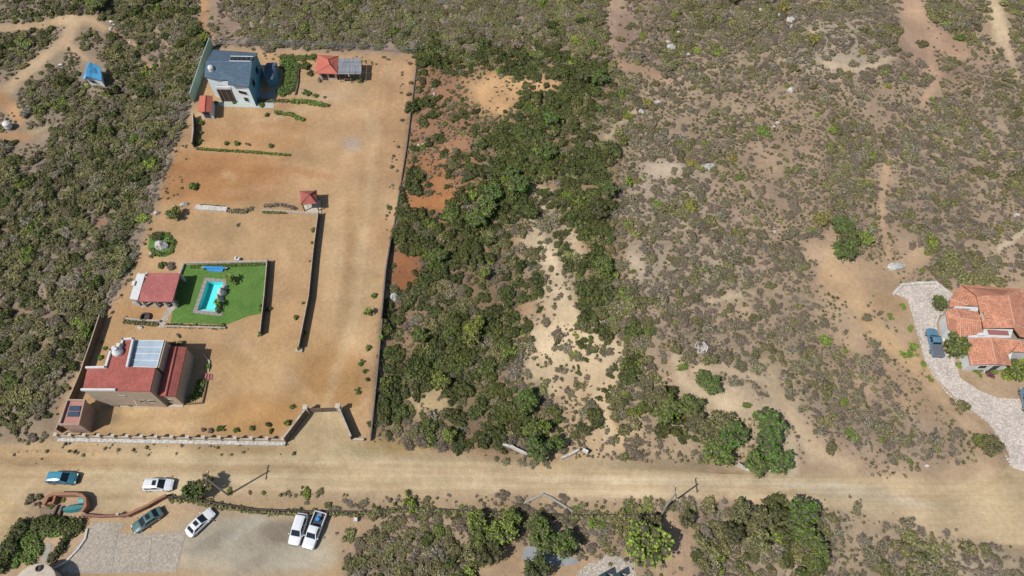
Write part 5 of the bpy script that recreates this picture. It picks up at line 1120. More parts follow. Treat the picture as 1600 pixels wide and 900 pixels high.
# ------------------------------------------------------------------ boulders
for x, y, a, b, rz, lb in [(617,464,8,8,0,'smooth white boulder on the left edge of the scrub lot'), (254,384,11,10,0,'large pale boulder in the round grass island'), (236,396,3,2.5,0,'small pale rock at the rim of the grass island'),
 (245,334,6,4,50,'pale grey rock at the left fence above the grass island'), (288,321,7,5,20,'pale lichened rock above the round green shrub'), (1104,262,14,7,15,'long white boulder in scrub right of the scrub lot'), (1401,417,16,10,5,'huge pale flat boulder above the cobbled driveway'),
 (1048,76,8,6,0,'largest of the white boulders on the upper slope'), (1060,53,4,5,0,'upright white rock above the cluster of white boulders'), (1043,67,4,3,0,'small white rock touching the largest upper boulder'), (1067,73,4,4,0,'pale rock right of the largest upper boulder'), (1075,87,4,4,0,'rock below and right of the upper boulders'), (1187,7,4,3,0,'topmost white rock near the upper edge'), (1187,18,4,4,0,'second white rock from the upper edge'), (1165,6,4,2.5,-30,'long pale rock at the upper edge'), (1202,21,3,3,0,'small pale rock left of the tall white outcrop'), (1217,25,2.5,5,0,'narrow upright rock left of the tall white outcrop'),
 (1234,33,7,6,0,'tall white outcrop beside the yellow green bush'), (1237,43,5,4,0,'lower block of the tall white outcrop'), (1235,142,5,5,0,'white boulder on the middle of the hillside'), (1001,176,5,5,0,'round white rock right of the upper lot edge'), (1027,160,5,3,0,'pale half buried rock in grey scrub'), (1215,192,4,2.5,0,'small white rock on the orange slope'), (1209,198,3,2,0,'smaller rock left of the white one on the orange slope'),
 (1325,246,3,2.5,0,'small white rock above the round green bush'), (1588,337,6,3.5,-20,'white rock at the right picture edge'), (1448,728,4,2.5,0,'small white stone in dry brush above the road'), (678,139,4,2,20,'upper white rock in the upper left of the scrub lot'), (679,148,3,3,0,'lower white rock in the upper left of the scrub lot'), (723,164,2.5,2,0,'tiny white rock in the orange scrub lot'), (655,228,4,2.5,-20,'white rock at the left side of the scrub lot'), (662,226,3,2,0,'second white rock at the left side of the scrub lot'), (1210,363,3,3,0,'round white stone on the tan slope'),
 (902,183,3,2,20,'white rock among the dark shrubs of the lot'), (931,643,2.5,2,0,'small grey rock on the sandy lower lot')]:
    boulder(x, y, a, b, lb, rz, hh=1.0 if a < 12 else .65, m='rock' if a > 7 else 'stone')
t = thing('stone_heap', 'hexagonal walled heap of pale stones in the scrub', 'stone heap', G(1095,544)); gc = G(1095,544); r_ = random.Random(5); R_ = 1.0
for i in range(46):
    a = r_.random()*6.283; d = R_*math.sqrt(r_.random()); s_ = r_.uniform(.12,.24); MB().lathe((gc.x+d*math.cos(a), gc.y+d*math.sin(a), gc.z+.05+.25*(1-d/R_)), [(s_,0),(s_*1.05,s_*.6),(s_*.5,s_*1.1)], 6).build('stone', M['whitestone'], t)
mb = MB()
for i in range(6):
    a0, a1 = i*math.pi/3, (i+1)*math.pi/3; p0 = gc+Vector((math.cos(a0), math.sin(a0), 0))*1.25; p1 = gc+Vector((math.cos(a1), math.sin(a1), 0))*1.25; mb.prism([p0, p1, gc+(p1-gc)*.88, gc+(p0-gc)*.88], gc.z-.3, gc.z+.3)
mb.build('ring_wall', M['stone'], t)

# ------------------------------------------------------------------ trees
for x, y, r, k, h, lb in [
 (1316,352,17,'tree',2.6,'upper part tree of the curved dark green clump on the bare slope'), (1326,370,17,'tree',2.8,'middle tree of the curved dark green clump on the bare slope'), (1320,391,18,'tree',3.0,'lowest tree of the curved dark green clump on the bare slope'), (1284,342,12,'yellow',1.8,'yellowish tree left of the curved dark green clump'), (1353,371,12,'bright',1.8,'light green shrub tree right of the curved dark green clump'),
 (1126,699,19,'tree',3.6,'round bright green tree nearest the road left of the bare gap'), (1148,677,17,'tree',3.4,'bright green tree above and right of the roundest roadside tree'), (1110,672,16,'olive',3.2,'dull green tree left of the pair of bright roadside trees'), (1090,655,16,'olive',3.0,'dull green tree in the middle of the roadside thicket'), (1082,630,13,'tree',3.2,'bright green tree at the top of the roadside thicket'), (1046,636,18,'tree',3.0,'broad green tree at the left of the roadside thicket'), (1130,655,14,'olive',3.0,'dull green tree at the top right of the roadside thicket'),
 (1204,661,19,'tree',3.4,'top tree of the bright green clump by the low kerb'), (1203,685,18,'tree',3.4,'middle tree of the bright green clump by the low kerb'), (1187,722,16,'tree',3.0,'bottom left tree of the bright green clump by the low kerb'), (1217,718,16,'tree',3.0,'bottom right tree of the bright green clump by the low kerb'), (1112,602,11,'tree',2.2,'small green tree between the two dirt tracks'), (1099,592,9,'tree',2.0,'smaller green tree between the two dirt tracks'),
 (1033,620,16,'olive',2.6,'dull tree above the broad green thicket tree'), (1013,850,30,'bright',4.6,'largest yellow green tree beside the footpath at the bottom'), (1000,830,20,'olive',3.8,'olive tree tucked behind the largest yellow green tree'), (1257,795,19,'tree',3.6,'rounded green tree standing out at the road edge'), (1247,815,17,'tree',3.2,'green tree just below the rounded roadside tree'), (1262,838,18,'tree',3.2,'bright green tree below the rounded roadside pair'), (1277,862,15,'tree',2.8,'lowest bright green tree of the right lower group'), (1262,858,12,'olive',2.6,'dull green tree beside the lowest bright green tree'),
 (1160,795,17,'olive',3.0,'olive tree at the road edge right of the footpath'), (1195,805,17,'olive',3.0,'second olive tree right of the footpath'), (1220,800,14,'dark',3.0,'dark tree left of the rounded roadside tree'), (1150,830,16,'dark',2.8,'dark tree below the olive tree at the road edge'), (1190,840,17,'olive',2.8,'olive tree in the thicket right of the footpath'),
 (843,700,20,'tree',3.8,'bright green tree at the culvert beside the road'), (835,668,14,'tree',3.0,'bright green tree above the culvert tree'), (825,618,16,'tree',3.2,'bright green tree in the gully above the culvert'), (820,635,12,'tree',3.0,'lower companion of the bright green gully tree'), (702,678,11,'bright',2.4,'yellow green tree left of the gully'), (870,690,12,'tree',2.6,'green tree right of the culvert tree'), (850,665,11,'bright',2.6,'light green tree between the gully trees'),
 (735,518,16,'bright',2.8,'large green tree in the middle of the scrub lot'), (745,500,12,'bright',2.6,'green tree touching the large middle lot tree'), (687,590,14,'bright',2.6,'green tree above the sandy patch of the scrub lot'), (757,318,18,'tree',3.0,'green tree in the dark band of the scrub lot'), (770,297,15,'tree',3.0,'green tree above the one in the dark lot band'), (745,335,16,'tree',3.0,'green tree at the lower left of the dark lot band'), (812,285,15,'tree',3.0,'green tree at the head of the sandy spur'), (800,270,13,'tree',2.8,'green tree above the sandy spur'), (685,398,13,'bright',2.4,'light green tree left of the middle lot slope'), (655,520,12,'tree',2.4,'green tree near the white boulder slope'), (757,420,10,'bright',2.2,'bright shrub tree above the middle of the lot'),
 (856,240,14,'tree',2.8,'green tree right of the centre of the upper lot'), (860,195,12,'tree',2.6,'dark green tree on the upper lot'), (935,130,14,'tree',2.8,'bright green tree near the upper right corner of the lot'), (912,125,13,'dark',2.6,'dark tree near the upper right corner of the lot'), (945,415,14,'tree',2.8,'green tree by the right edge of the middle lot'), (935,330,15,'dark',2.8,'dark tree in the right band of the lot'), (950,300,14,'tree',2.8,'green tree in the right band of the lot'),
 (750,838,16,'bright',3.2,'light green tree at the upper left of the lower thicket'), (785,832,18,'bright',3.2,'light green tree right of the upper left thicket tree'), (745,815,13,'bright',2.8,'small light green tree under the dark stone wall'), (800,812,12,'bright',2.6,'pale green shrub tree under the dark stone wall'), (852,845,20,'tree',3.8,'broad green tree above the concrete pad'), (880,850,18,'tree',3.6,'green tree right of the broad one above the concrete pad'), (840,820,13,'tree',3.0,'small green tree above the broad central thicket tree'), (838,890,20,'dark',3.6,'dark green tree at the bottom edge below the concrete pad'), (765,865,20,'dark',3.4,'dark tree at the left of the lower thicket'), (742,862,16,'olive',3.0,'dull tree at the far left of the lower thicket'),
 (1020,772+45,14,'olive',2.8,'olive tree below the pale power pole'), (1072,812,12,'olive',2.6,'small dull tree right of the pale power pole'), (302,768,15,'tree',3.4,'feathery green tree on the road verge left of the grey pole'), (322,757,14,'olive',3.2,'thin open tree leaning over the road beside the grey pole'),
 (1497,541,20,'tree',4.0,'dark green tree overlapping the terracotta roof'), (1468,474,12,'tree',2.4,'leafy green tree left of the terracotta house'), (1590,578,17,'bright',2.6,'yellow green tree at the lower right of the terracotta house'), (1145,0,14,'olive',2.4,'olive tree at the upper picture edge'), (150,6,14,'tree',2.6,'bright green tree above the track bend at the upper left'), (271,333,11,'bright',2.2,'round green shrub tree between the two pale rocks'), (275,330,1,'bright',.3,'x'),
 (1545,700,16,'olive',2.6,'olive green tree left of the driveway end'), (1530,690,12,'bright',2.2,'light green tree left of the driveway end'), (1505,635,9,'olive',1.8,'round grey green shrub tree at the driveway kerb')]:
    if lb != 'x': tree(x, y, r+(5 if 990 < x < 1240 and 590 < y < 740 else 3 if y > 790 and k in ('bright', 'tree') else 0), k, lb, h)
EXPL = [(1270,62,12,'yellow'),(1080,322,13,'yellow'),(1066,332,9,'yellow'),(1025,322,10,'bright'),(992,282,8,'yellow'),(1350,258,13,'olive'),(1192,208,11,'bright'),(1145,262-12,10,'yellow'),(1155,278,8,'bright'),(1080,255,9,'yellow'),(1060,225,9,'bright'),(1100,225,8,'bright'),(1148,362,7,'yellow'),(1213,393,8,'yellow'),(1005,58,8,'bright'),(1050,105,9,'olive'),(1090,80,9,'bright'),(1118,82,9,'bright'),(1130,32,7,'bright'),(1208,48,8,'yellow'),(1225,14,12,'yellow'),(1290,10,9,'yellow'),(1012,160,8,'yellow'),(982,182,8,'bright'),(1348,395-23,8,'bright'),(1450,395,7,'bright'),(1560,358,9,'yellow'),(1574,350,7,'yellow'),(1435,212,4,'yellow'),(1390,255,8,'olive'),(1355,285,9,'yellow'),(1473,35,9,'bright'),(1497,60,8,'bright'),(1383,112,7,'yellow'),(1387,135,7,'yellow'),(1347,80,6,'yellow'),(1485,93,9,'olive'),(1440,70,8,'olive'),
 (1288,532,11,'bright'),(1318,630,9,'bright'),(1330,680,9,'bright'),(1423,722,6,'bright'),(1297,700,11,'olive'),(1165,634,7,'bright'),(1420,555,9,'bright'),(1442,570,6,'bright'),(1424,545,6,'bright'),(1453,592,5,'bright'),(1410,480,6,'bright'),(1422,513,6,'bright'),(1390,495,5,'bright'),(1428,540,8,'bright'),(1500,585-12,6,'bright'),(1525,580,8,'garden'),(1545,583,9,'red'),(1530,580,1,'red'),(1508,577-6,6,'garden'),(1495,584-14,5,'bright'),(1553,578,8,'garden'),(1570,584,12,'bright'),(1600,560,10,'bright'),
 (1208,618+30,8,'grey'),(245,372,9,'dark'),(1068,575,9,'bright'),(1200,430,11,'grey'),(1140,495-12,10,'olive'),(1015,470,13,'olive'),
 (900,524,5,'bright'),(899,553,5,'bright'),(888,545,9,'grey'),(880,580,8,'grey'),(893,545+12,5,'yellow'),(905,603,9,'olive'),(893,615,7,'grey'),(918,637,4,'bright'),(890,623,3,'grey'),(912,643,13,'grey'),(870,528,11,'grey'),(853,505,9,'grey'),(845,355,13,'grey'),(865,345,12,'grey'),(838,340,9,'grey'),(815,385,9,'grey'),(820,397,6,'grey'),(849,403,5,'grey'),(842,390,8,'dark'),(765,410,7,'bright'),(840,418,7,'grey'),(760,300,5,'dark'),(915,700,5,'grey'),(955,690,6,'brown'),(980,700,8,'brown'),(660,693,13,'brown'),(690,698,12,'brown'),(640,700,9,'brown'),(880,703,9,'grey'),(900,680,7,'dark'),(920,673,8,'dark'),
 (790,722,9,'grey'),(815,724,9,'grey'),(835,725,8,'grey'),(775,718,6,'grey'),(855,724,7,'grey'),(480,770,9,'bright'),(500,770,6,'olive'),(360,768,6,'bright'),(412,770,4,'bright'),(390,770,4,'olive'),(450,770,4,'olive'),(490,799,6,'garden'),(523,798,9,'grey'),(512,790,7,'olive'),(545,786,9,'brown'),(560,792,6,'brown'),(478,786,5,'brown'),(905,793,6,'garden'),(975,800,8,'garden'),(920,808,9,'grey'),(960,812,8,'garden'),(996,812,9,'garden'),(860,795,7,'brown'),(940,806,7,'olive'),(1010,795,8,'bright'),(785,775,9,'brown'),(810,780,7,'brown'),(880,778,8,'brown'),(345,790,5,'olive'),(325,783,8,'olive'),(720,792,4,'bright'),(614,798,5,'bright'),(1108,795,8,'brown'),(1130,800,9,'grey'),
 (546,838,10,'olive'),(565,850,9,'olive'),(585,862,10,'olive'),(608,823,7,'olive'),(630,815,8,'olive'),(640,835,13,'olive'),(620,855,12,'olive'),(600,875,12,'olive'),(670,830,8,'grey'),(655,850,8,'grey'),(580,880,9,'olive'),(680,860,9,'olive'),(675,885,11,'olive'),(700,895,8,'dark'),(1340,795,9,'grey'),(1385,820,9,'brown'),(1420,815,12,'grey'),(1440,830,9,'brown'),(1480,832,8,'brown'),(1510,855,15,'olive'),(1560,860,7,'brown'),(1430,870,10,'olive'),(1405,870,9,'brown'),(1380,880,8,'dark'),(1350,845,13,'brown'),(1385,822,6,'olive'),(1300,810,11,'olive')]
EXPL += [(x, y, r, 'grey') for x, y, r in [(1052,268,8),(1064,290,8),(1085,291,9),(1220,286,7),(1232,365,12),(1190,368,11),(1200,322,10),(1245,305,8),(1065,405,8),(1150,400,14),(1120,430,12),(1140,445,9),(1170,440,8),(1163,460,7),(1190,490,10),(1145,510,12),(1170,510,9),(1220,530,10),(1110,395,9),(1290,505,10),(1265,510,10),(1320,520,7),(1310,560,9),(1275,585,7),(1240,570,8),(1235,620,8),(1255,640,9),(1340,560,8),(1357,495,8),(1375,490,6),(1365,535,9),(1330,600,7),(1294,596,5),(1309,612,5),(1335,650,11),(1370,660,9)]]
r_ = random.Random(77)
for line, nb in (([(262,779),(300,781),(340,791),(400,800),(470,803),(560,804)], 70), ([(560,803),(650,798),(760,804),(900,809),(1035,808)], 110), ([(620,812),(690,806),(760,815)], 16), ([(880,820),(940,823),(975,826)], 14), ([(620,690),(700,700),(780,712)], 14)):
    for k in range(nb):
        u = r_.random()*(len(line)-1); i = int(u); f = u-i; x = line[i][0]*(1-f)+line[i+1][0]*f+r_.uniform(-2, 2); y = line[i][1]*(1-f)+line[i+1][1]*f+r_.uniform(-4, 3)
        EXPL.append((x, y, r_.uniform(2.5, 6), r_.choice(['dark','olive','brown','olive','grey'])))
for k in range(44):
    EXPL.append((r_.uniform(938, 982), r_.uniform(500, 700), r_.uniform(3, 8.5), r_.choice(['dark','dark','olive','grey'])))
for k in range(40):
    EXPL.append((r_.uniform(855, 935), r_.uniform(505, 700), r_.uniform(2.5, 6.5), r_.choice(['dark','olive','grey','grey','brown'])))
for k in range(24):
    EXPL.append((r_.uniform(842, 912), r_.uniform(330, 490), r_.uniform(2.5, 6.5), r_.choice(['grey','olive','grey','brown'])))
EXPL += [(20,600,14,'dark'),(38,612,14,'olive'),(12,622,12,'dark'),(48,596,10,'olive'),(30,588,9,'grey'),(95,560,11,'dark'),(110,520,10,'olive'),(50,685,9,'brown'),(70,683,8,'grey'),(25,668,8,'brown'),(60,650,8,'grey'),(40,640,7,'brown'),(80,620,7,'brown'),(145,490,8,'bright'),(138,505,9,'bright'),(128,520,9,'olive'),(122,498,9,'bright')]
PAINT_LABEL = {'dark': 'dark green', 'olive': 'olive green', 'grey': 'grey green', 'brown': 'dry brown', 'bright': 'bright green', 'yellow': 'yellowish', 'red': 'dark red leaved', 'garden': 'leafy green', 'pale': 'pale dry', 'tree': 'green'}
for x, y, r, s_ in EXPL:
    if r > 1: add_bush(x, y, r*1.02, s_, .75)
VAR['red'] = [leafy('red_bush', bush_lobes(9, 7, .6), LM['red'], per_area=42, ls=.13, seed=2)]
# small plants inside the dirt yard (x, y, r)
YARD = [(305,292,9,'garden','round shrub island alone in the upper orange yard'),(463,497,3,'garden',''),(476,520,3,'garden',''),(608,326,5,'garden','lone young shrub at the right yard edge above the dark wall'),(584,462,4,'garden',''),(575,490,4,'garden',''),(576,545,3.5,'garden',''),(565,568,3.5,'garden',''),(570,580,3.5,'garden',''),(575,593,2.5,'dark',''),(560,612,3.5,'garden',''),(457,637,3.5,'garden',''),(345,671,4,'garden',''),(370,672,4,'garden',''),(395,669,4,'garden',''),(420,664,4,'dark',''),(449,662,4,'garden',''),(424,674,3.5,'dark',''),(330,673,4,'brown',''),(318,672,3.5,'brown',''),
 (372,352,3,'olive','small plant on the bare terrace below the gazebo kerb'),(490,360,4,'olive','small plant on the upper right of the dividing wall'),(487,380,3,'olive','small plant left of the middle dividing wall'),(485,408,2.5,'brown','tiny dry plant left of the dividing wall'),(474,474,3,'garden','plant beside the lower dividing wall'),(423,229,5,'garden','shrub with dark shadow on the upper terrace edge'),(370,226,4,'garden',''),(355,225,3.5,'garden',''),(316,193,4,'garden',''),(314,208,3,'garden',''),(312,223,3.5,'garden',''),(388,226,3,'brown',''),(600,90,3,'olive','small plant at the top right of the yard'),(640,100,3,'brown',''),(642,130,3,'olive',''),(638,148,3,'olive',''),(635,172,2.5,'olive',''),(628,188,3,'brown',''),(622,230,2.5,'brown',''),(612,262,3,'olive',''),(615,245,2.5,'brown',''),(562,128,6,'garden','round green shrub in front of the tin pergola'),(480,146,6,'garden','green shrub in the middle of the upper yard'),(493,150,5,'garden','second green shrub in the middle of the upper yard'),(507,152,3.5,'brown','small dry shrub in the middle of the upper yard'),(525,121,6,'olive','shrub at the corner of the red hipped cabin'),(500,124,6,'brown','dry shrub in front of the red hipped cabin'),(478,105,9,'dark','dark bush left of the red hipped cabin'),(484,116,6,'dark','smaller dark bush left of the red hipped cabin'),
 (409,165,6,'garden','yellowish palm like shrub below the blue roofed house'),(368,160,4,'garden','shrub at the front wall of the blue roofed house'),(400,158,5,'garden','shrub at the right end of the blue house front'),(338,161,4,'bright','bright shrub right of the small red shed'),(332,78,4,'bright','bright shrub behind the left corner of the blue roof'),(418,180,5,'dark','dark shrub below the blue roofed house'),(280,525,3,'brown',''),(165,545,4,'garden','shrub along the brown boundary wall'),(157,560,5,'garden','bright shrub inside the brown boundary wall'),(160,535,3,'garden','small shrub inside the upper brown boundary wall'),(222,503,3,'garden','small shrub under the fire pit'),(238,400,4,'olive','small shrub left of the grass island')]
ORD = ['nearest', 'second', 'third', 'fourth', 'fifth', 'sixth', 'seventh', 'eighth', 'ninth', 'tenth', 'eleventh', 'twelfth', 'thirteenth', 'fourteenth', 'fifteenth', 'sixteenth']
yb = {}
for x, y, r, s_, lb in YARD:
    if lb: leafthing(x, y, r, s_, lb, hs=1.1)
    else:
        k = 0 if y < 235 and x < 400 else 1 if x > 540 else 2 if y > 630 and x < 460 else 3
        yb.setdefault(k, []).append((x if k in (0, 2) else y, x, y, r, s_))
for k, L_ in yb.items():
    side, where = (('left', 'on the upper terrace by the house'), ('top', 'along the right edge of the dirt yard'), ('left', 'in the row behind the beige front wall'), ('top', 'inside the middle of the yard'))[k]
    for j, (_, x, y, r, s_) in enumerate(sorted(L_)):
        leafthing(x, y, r*1.35, s_, f"{'first' if j == 0 else ORD[j]} small {PAINT_LABEL[s_]} plant from the {side} {where}", group='small plants '+where, name='young_plant', cat='plant', hs=1.4)
palm(596,540-8,5,'small palm at the right yard edge',1.2); palm(577,491,6,'young palm left of the lower yard boundary wall',1.4)
# house garden, beds and grass island
hedge([(442,100),(456,100),(457,118),(452,138),(440,146)], 14, 'garden', 'thick green garden bed right of the blue roofed house', .8, seed=31, dens=1.3); hedge([(440,90),(470,92),(492,90)], 6, 'garden', 'long green hedge behind the small outbuilding', .9, seed=32); hedge([(404,158),(440,158),(455,159)], 4, 'olive', 'low hedge in front of the blue roofed house', .6, seed=33)
hedge([(458,160),(480,160),(500,164),(512,166)], 5.5, 'garden', 'long green hedge bed pointing right below the garden', .8, seed=34); hedge([(432,177),(455,180),(474,188)], 4.5, 'garden', 'lower green hedge bed pointing right below the house', .7, seed=35); hedge([(309,233),(350,236),(390,238),(425,241),(452,243)], 3, 'garden', 'thin green hedge line edging the upper terrace', .5, seed=36)
hedge([(412,332),(446,333)], 2.5, 'olive', 'thin dry hedge under the low cream kerb wall', .5, seed=37); hedge([(415,322),(440,321),(462,326)], 4, 'brown', 'dry shrub row above the low cream kerb wall', .6, seed=38); hedge([(360,330),(385,331),(392,327)], 5, 'grey', 'grey shrub row right of the thick stone wall', .7, seed=39); hedge([(312,322),(350,324)], 2.5, 'garden', 'green planting on top of the thick stone wall', .4, seed=40)
hedge([(236,370),(262,366),(272,380),(268,394),(250,398),(236,390)], 4.5, 'garden', 'green ring of plants round the grass island', .35, seed=41)
pavement('grass_island', [(234,368),(250,362),(268,366),(275,380),(272,395),(258,402),(238,400),(231,388)], TURF, 'round grass island with a boulder', .03)
pavement('house_terrace', [(394,158),(402,148),(424,143),(432,133),(434,136),(430,150),(428,162),(402,166)], M['greyc'], 'pale concrete terrace beside the blue roofed house', .03); pavement('house_front_strip', [(338,158),(396,158),(428,162),(428,169),(352,167),(338,163)], M['terr'], 'pale terrace strip in front of the blue house', .045)

# ------------------------------------------------------------------ scattered scrub
def scatter():
    sp = 1.0; xs = np.arange(-185, 185, sp); ys = np.arange(-2, 185, sp); x, y = np.meshgrid(xs, ys); x = x.ravel()+rng.uniform(-.6, .6, x.size); y = y.ravel()+rng.uniform(-.6, .6, y.size)
    z = hz(x, y); px, py = proj(x, y, z); ok = (px > -380) & (px < 1980) & (py > -110) & (py < 1110); x, y, z, px, py = [a[ok] for a in (x, y, z, px, py)]
    qx = refl(px+rng.normal(0, 7, px.size), 1600); qy = refl(py+rng.normal(0, 7, px.size), 900)
    cls = VG[(qy/25).astype(int).clip(0, 35), (qx/25).astype(int).clip(0, 63)]; clr = sample(clearR, px, py)
    lotc = inpoly(px, py, LOT); clr = np.where(lotc, np.clip(clr*1.15-.95*(vnoise(x, y, 3.2, 61)>.60)-.0, 0, 1), clr)
    clump = vnoise(x, y, 5.5, 77)*.6+vnoise(x, y, 2.4, 78)*.4
    kindn = vnoise(x, y, 7, 90)
    for i in range(len(x)):
        c = CL[cls[i]]
        if c[5] is None or clr[i] > rng.random()*.6+.2: continue
        p = c[0]; p = min(1, max(0, p*(1+ (clump[i]-.5)*(3.0 if p < .7 else .9))))
        if rng.random() > p: continue
        r = c[1]+(c[2]-c[1])*rng.random()**1.4*(.65+.7*clump[i])
        if clr[i] > .02: r *= .6
        w = np.array(c[5], float)
        if px[i] > 990 and py[i] < 700 and cls[i] in (2, 3, 4): w = w*np.array((0, .8, .9, 1.6, .5)); w[2] *= .4+1.2*kindn[i]; w[3] *= 1.6-1.2*kindn[i]; w[4] *= .5
        if px[i] < 320 and cls[i] in (3, 4): w = np.array((3.0, 9, 3, 1.4, .5))
        if 975 < px[i] < 1060 and py[i] > 400 and cls[i] == 4: w = np.array((2, 6, 4, 0, .6))
        if cls[i] == 9: w = np.array((0, 1, 3, 4, 0))
        s_ = SPEC[rng.choice(5, p=w/w.sum())]
        if cls[i] == 9 and rng.random() < .55: s_ = 'pale'
        if s_ in ('olive', 'grey', 'brown') and rng.random() < .07: s_ = 'pale'
        hs = 1.1 if s_ in ('dark', 'bright') else .85
        if s_ == 'brown': r *= .8
        BUSHES.append((x[i], y[i], z[i]-.05, r, hs, s_, rng.random()*6.28, 0))
    # tufts
    sp = .62; xs = np.arange(-185, 185, sp); ys = np.arange(-2, 185, sp); x, y = np.meshgrid(xs, ys); x = x.ravel()+rng.uniform(-.4, .4, x.size); y = y.ravel()+rng.uniform(-.4, .4, y.size)
    z = hz(x, y); px, py = proj(x, y, z); ok = (px > -160) & (px < 1760) & (py > -60) & (py < 1000); x, y, z, px, py = [a[ok] for a in (x, y, z, px, py)]
    cls = VG[(refl(py, 900)/25).astype(int).clip(0, 35), (refl(px, 1600)/25).astype(int).clip(0, 63)]; clr = sample(clearR, px, py)*np.where(inpoly(px, py, LOT), .8, 1)
    pt = np.array([c[3] for c in CL])[cls]*np.clip(vnoise(x, y, 3.5, 55)*2-.35, 0, 1.3)*(1-.93*clr)
    pt = np.where(inpoly(px, py, COMP), 0+.3*inpoly(px, py, [(300,80),(330,80),(640,92),(625,240),(600,400),(592,400),(612,240),(628,104),(330,92)])*(vnoise(x, y, 2, 4) > .5)+.25*inpoly(px, py, [(300,190),(285,300),(245,340),(205,440),(180,500),(170,500),(195,425),(238,330),(290,190)])*(vnoise(x, y, 2, 4) > .45), pt)
    vergeb = (py > 690) & (py < 712) & (px < 460) & (px > 60); pt = np.where(vergeb, .35*vnoise(x, y, 2, 3), pt)
    lawnish = np.zeros(len(x), bool)
    for pl in (LAWN, [(1396,458),(1408,446),(1462,441),(1500,445),(1610,445),(1610,735),(1582,731),(1560,690),(1530,655),(1500,628),(1470,598),(1447,566),(1418,468)]): lawnish |= inpoly(px, py, pl)
    keep = (rng.random(len(x)) < pt) & ~lawnish
    return x[keep], y[keep], z[keep]
TX, TY, TZ = scatter()
NT = len(TX)
B_ = np.array([(b[0], b[1], b[2], b[3], b[4], b[6], b[7]) for b in BUSHES]); SPN = np.array([b[5] for b in BUSHES])
bpx, bpy_ = proj(B_[:, 0], B_[:, 1], B_[:, 2]); depth = B_[:, 1]*st+(H-B_[:, 2])*ct
appar = B_[:, 3]*F/depth*(1+.35*B_[:, 6]); inview = (bpx > 4) & (bpx < 1596) & (bpy_ > 4) & (bpy_ < 896)
order = np.argsort(-np.where(inview, appar, -1)); solo = order[:300]; rest = np.ones(len(B_), bool); rest[solo] = False
LAND = [((365,120),'blue roofed house'),((145,117),'lone blue roofed shed'),((16,198),'white tower tank'),((175,40),'white scrap pile'),((320,165),'small red shed'),((511,100),'red hipped cabin'),((483,310),'red gazebo'),((243,450),'pool house'),((200,590),'main red roofed house'),((115,645),'small solar panel building'),((1104,262),'long white hillside boulder'),((1401,417),'huge flat boulder'),((1320,372),'curved dark tree clump'),((1095,544),'hexagonal stone heap'),((617,464),'smooth white lot boulder'),((1560,500),'terracotta house'),((1457,538),'blue grey pickup'),((1048,76),'white upper slope boulders'),((1234,38),'tall white outcrop'),((1038,794),'pale power pole'),((357,772),'grey power pole'),((843,700),'culvert tree'),((1013,850),'largest yellow green tree'),((1203,690),'bright clump by the kerb'),((1235,142),'mid hillside white boulder'),((1325,246),'small white slope rock'),((1210,363),'round white stone'),((680,142),'upper lot white rocks'),((658,227),'left lot white rocks'),((902,183),'white rock among lot shrubs'),((735,510),'large middle lot tree'),((865,410),'pale sandy spur'),((885,560),'lower sandy patch'),((680,625),'round sandy clearing'),((810,140),'upper orange clearing'),((1257,795),'rounded roadside tree'),((914,707),'white meter box'),((1588,337),'right edge white rock'),((960,90),'upper right lot corner post'),((1430,60),'wide bare upper track'),((840,870),'worn concrete pad'),((493,830),'white pickup'),((1580,728),'driveway end'),((1510,855),'lower right olive shrub')]
DIRN = ['right of', 'above right of', 'above', 'above left of', 'left of', 'below left of', 'below', 'below right of']
ORD = ['nearest', 'second', 'third', 'fourth', 'fifth', 'sixth', 'seventh', 'eighth', 'ninth', 'tenth', 'eleventh', 'twelfth', 'thirteenth', 'fourteenth', 'fifteenth', 'sixteenth']
bins = {}
for i in solo:
    j = min(range(len(LAND)), key=lambda k: (LAND[k][0][0]-bpx[i])**2+(LAND[k][0][1]-bpy_[i])**2); dx, dy = bpx[i]-LAND[j][0][0], LAND[j][0][1]-bpy_[i]
    d = int(round(math.atan2(dy, dx)/(math.pi/4))) % 8; bins.setdefault((SPN[i], j, d), []).append((math.hypot(dx, dy), i))
for (s_, j, d), L_ in bins.items():
    L_.sort()
    for k, (dist, i) in enumerate(L_):
        o = bpy.data.objects.new('bush', VAR[s_][int(B_[i, 5]*100) % len(VAR[s_])]); COL.objects.link(o); r = B_[i, 3]
        o.location = B_[i, :3]; e_ = random.uniform(.78, 1.22); o.scale = (r*e_, r/e_, r*B_[i, 4]); o.rotation_euler = (0,0,B_[i, 5])
        w_ = 'large' if r > 1.5 else 'broad' if r > 1.2 else 'rounded'
        first = (ORD[min(k, 15)]+' ') if len(L_) > 1 else ''
        tag(o, f"{first}{w_ if len(L_) == 1 else ''} {PAINT_LABEL[s_]} bush {DIRN[d]} the {LAND[j][1]}".replace('  ', ' ').strip(), 'bush', 'bushes scattered over the slopes')
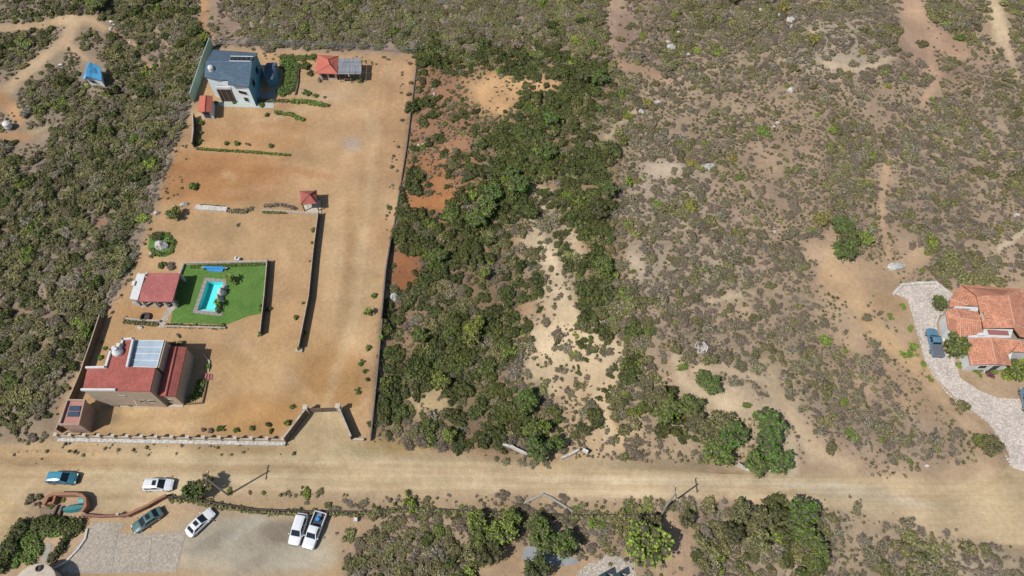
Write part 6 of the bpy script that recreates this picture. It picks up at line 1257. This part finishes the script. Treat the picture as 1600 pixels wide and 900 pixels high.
# the remaining bushes and tufts: one point mesh per kind, instanced with geometry nodes
def stuff(name, pts, scales, rots, variants, label):
    col = bpy.data.collections.new(name+'_kinds')
    for k, me in enumerate(variants): o = bpy.data.objects.new(f'{name}_kind', me); col.objects.link(o)
    me = bpy.data.meshes.new(name); me.vertices.add(len(pts)); me.vertices.foreach_set('co', np.asarray(pts, np.float32).ravel())
    a = me.attributes.new('s3', 'FLOAT_VECTOR', 'POINT'); a.data.foreach_set('vector', np.asarray(scales, np.float32).ravel())
    a = me.attributes.new('r3', 'FLOAT_VECTOR', 'POINT'); a.data.foreach_set('vector', np.asarray([(0,0,r) for r in rots], np.float32).ravel())
    a = me.attributes.new('pick', 'INT', 'POINT'); a.data.foreach_set('value', (rng.integers(0, len(variants), len(pts))).astype(np.int32))
    ob = bpy.data.objects.new(name, me); COL.objects.link(ob)
    ng = bpy.data.node_groups.new(name+'_scatter', 'GeometryNodeTree'); ng.interface.new_socket('Geometry', in_out='INPUT', socket_type='NodeSocketGeometry'); ng.interface.new_socket('Geometry', in_out='OUTPUT', socket_type='NodeSocketGeometry')
    gi = ng.nodes.new('NodeGroupInput'); go = ng.nodes.new('NodeGroupOutput'); ip = ng.nodes.new('GeometryNodeInstanceOnPoints'); ci = ng.nodes.new('GeometryNodeCollectionInfo'); ci.inputs[0].default_value = col; ci.inputs['Separate Children'].default_value = True; ci.inputs['Reset Children'].default_value = True
    def at(nm, ty): n = ng.nodes.new('GeometryNodeInputNamedAttribute'); n.data_type = ty; n.inputs[0].default_value = nm; return n.outputs[0]
    L = ng.links.new; L(gi.outputs[0], ip.inputs['Points']); L(ci.outputs[0], ip.inputs['Instance']); ip.inputs['Pick Instance'].default_value = True; L(at('pick', 'INT'), ip.inputs['Instance Index']); L(at('s3', 'FLOAT_VECTOR'), ip.inputs['Scale'])
    er = ng.nodes.new('FunctionNodeEulerToRotation'); L(at('r3', 'FLOAT_VECTOR'), er.inputs[0]); L(er.outputs[0], ip.inputs['Rotation']); L(ip.outputs[0], go.inputs[0])
    md = ob.modifiers.new('scatter', 'NODES'); md.node_group = ng; return tag(ob, label, 'scrub', None, 'stuff')
for s_ in sorted(set(SPN[rest])):
    m = rest & (SPN == s_); b = B_[m]; e_ = rng.uniform(.72, 1.3, len(b)); stuff(s_+'_scrub', b[:, :3], np.stack([b[:, 3]*e_, b[:, 3]/e_, b[:, 3]*b[:, 4]*rng.uniform(.7, 1.2, len(b))], 1), b[:, 5], VAR[s_], f'{PAINT_LABEL[s_]} scrub spread over the slopes around the plots')
sc_ = rng.uniform(.1, .42, NT); stuff('dry_tufts', np.stack([TX, TY, TZ], 1), np.stack([sc_, sc_, sc_*rng.uniform(.6, 1.2, NT)], 1), rng.uniform(0, 6.28, NT), TUFT, 'small dry tufts dotted over the bare dirt')
print('BUSHES', len(B_), 'tufts', NT)
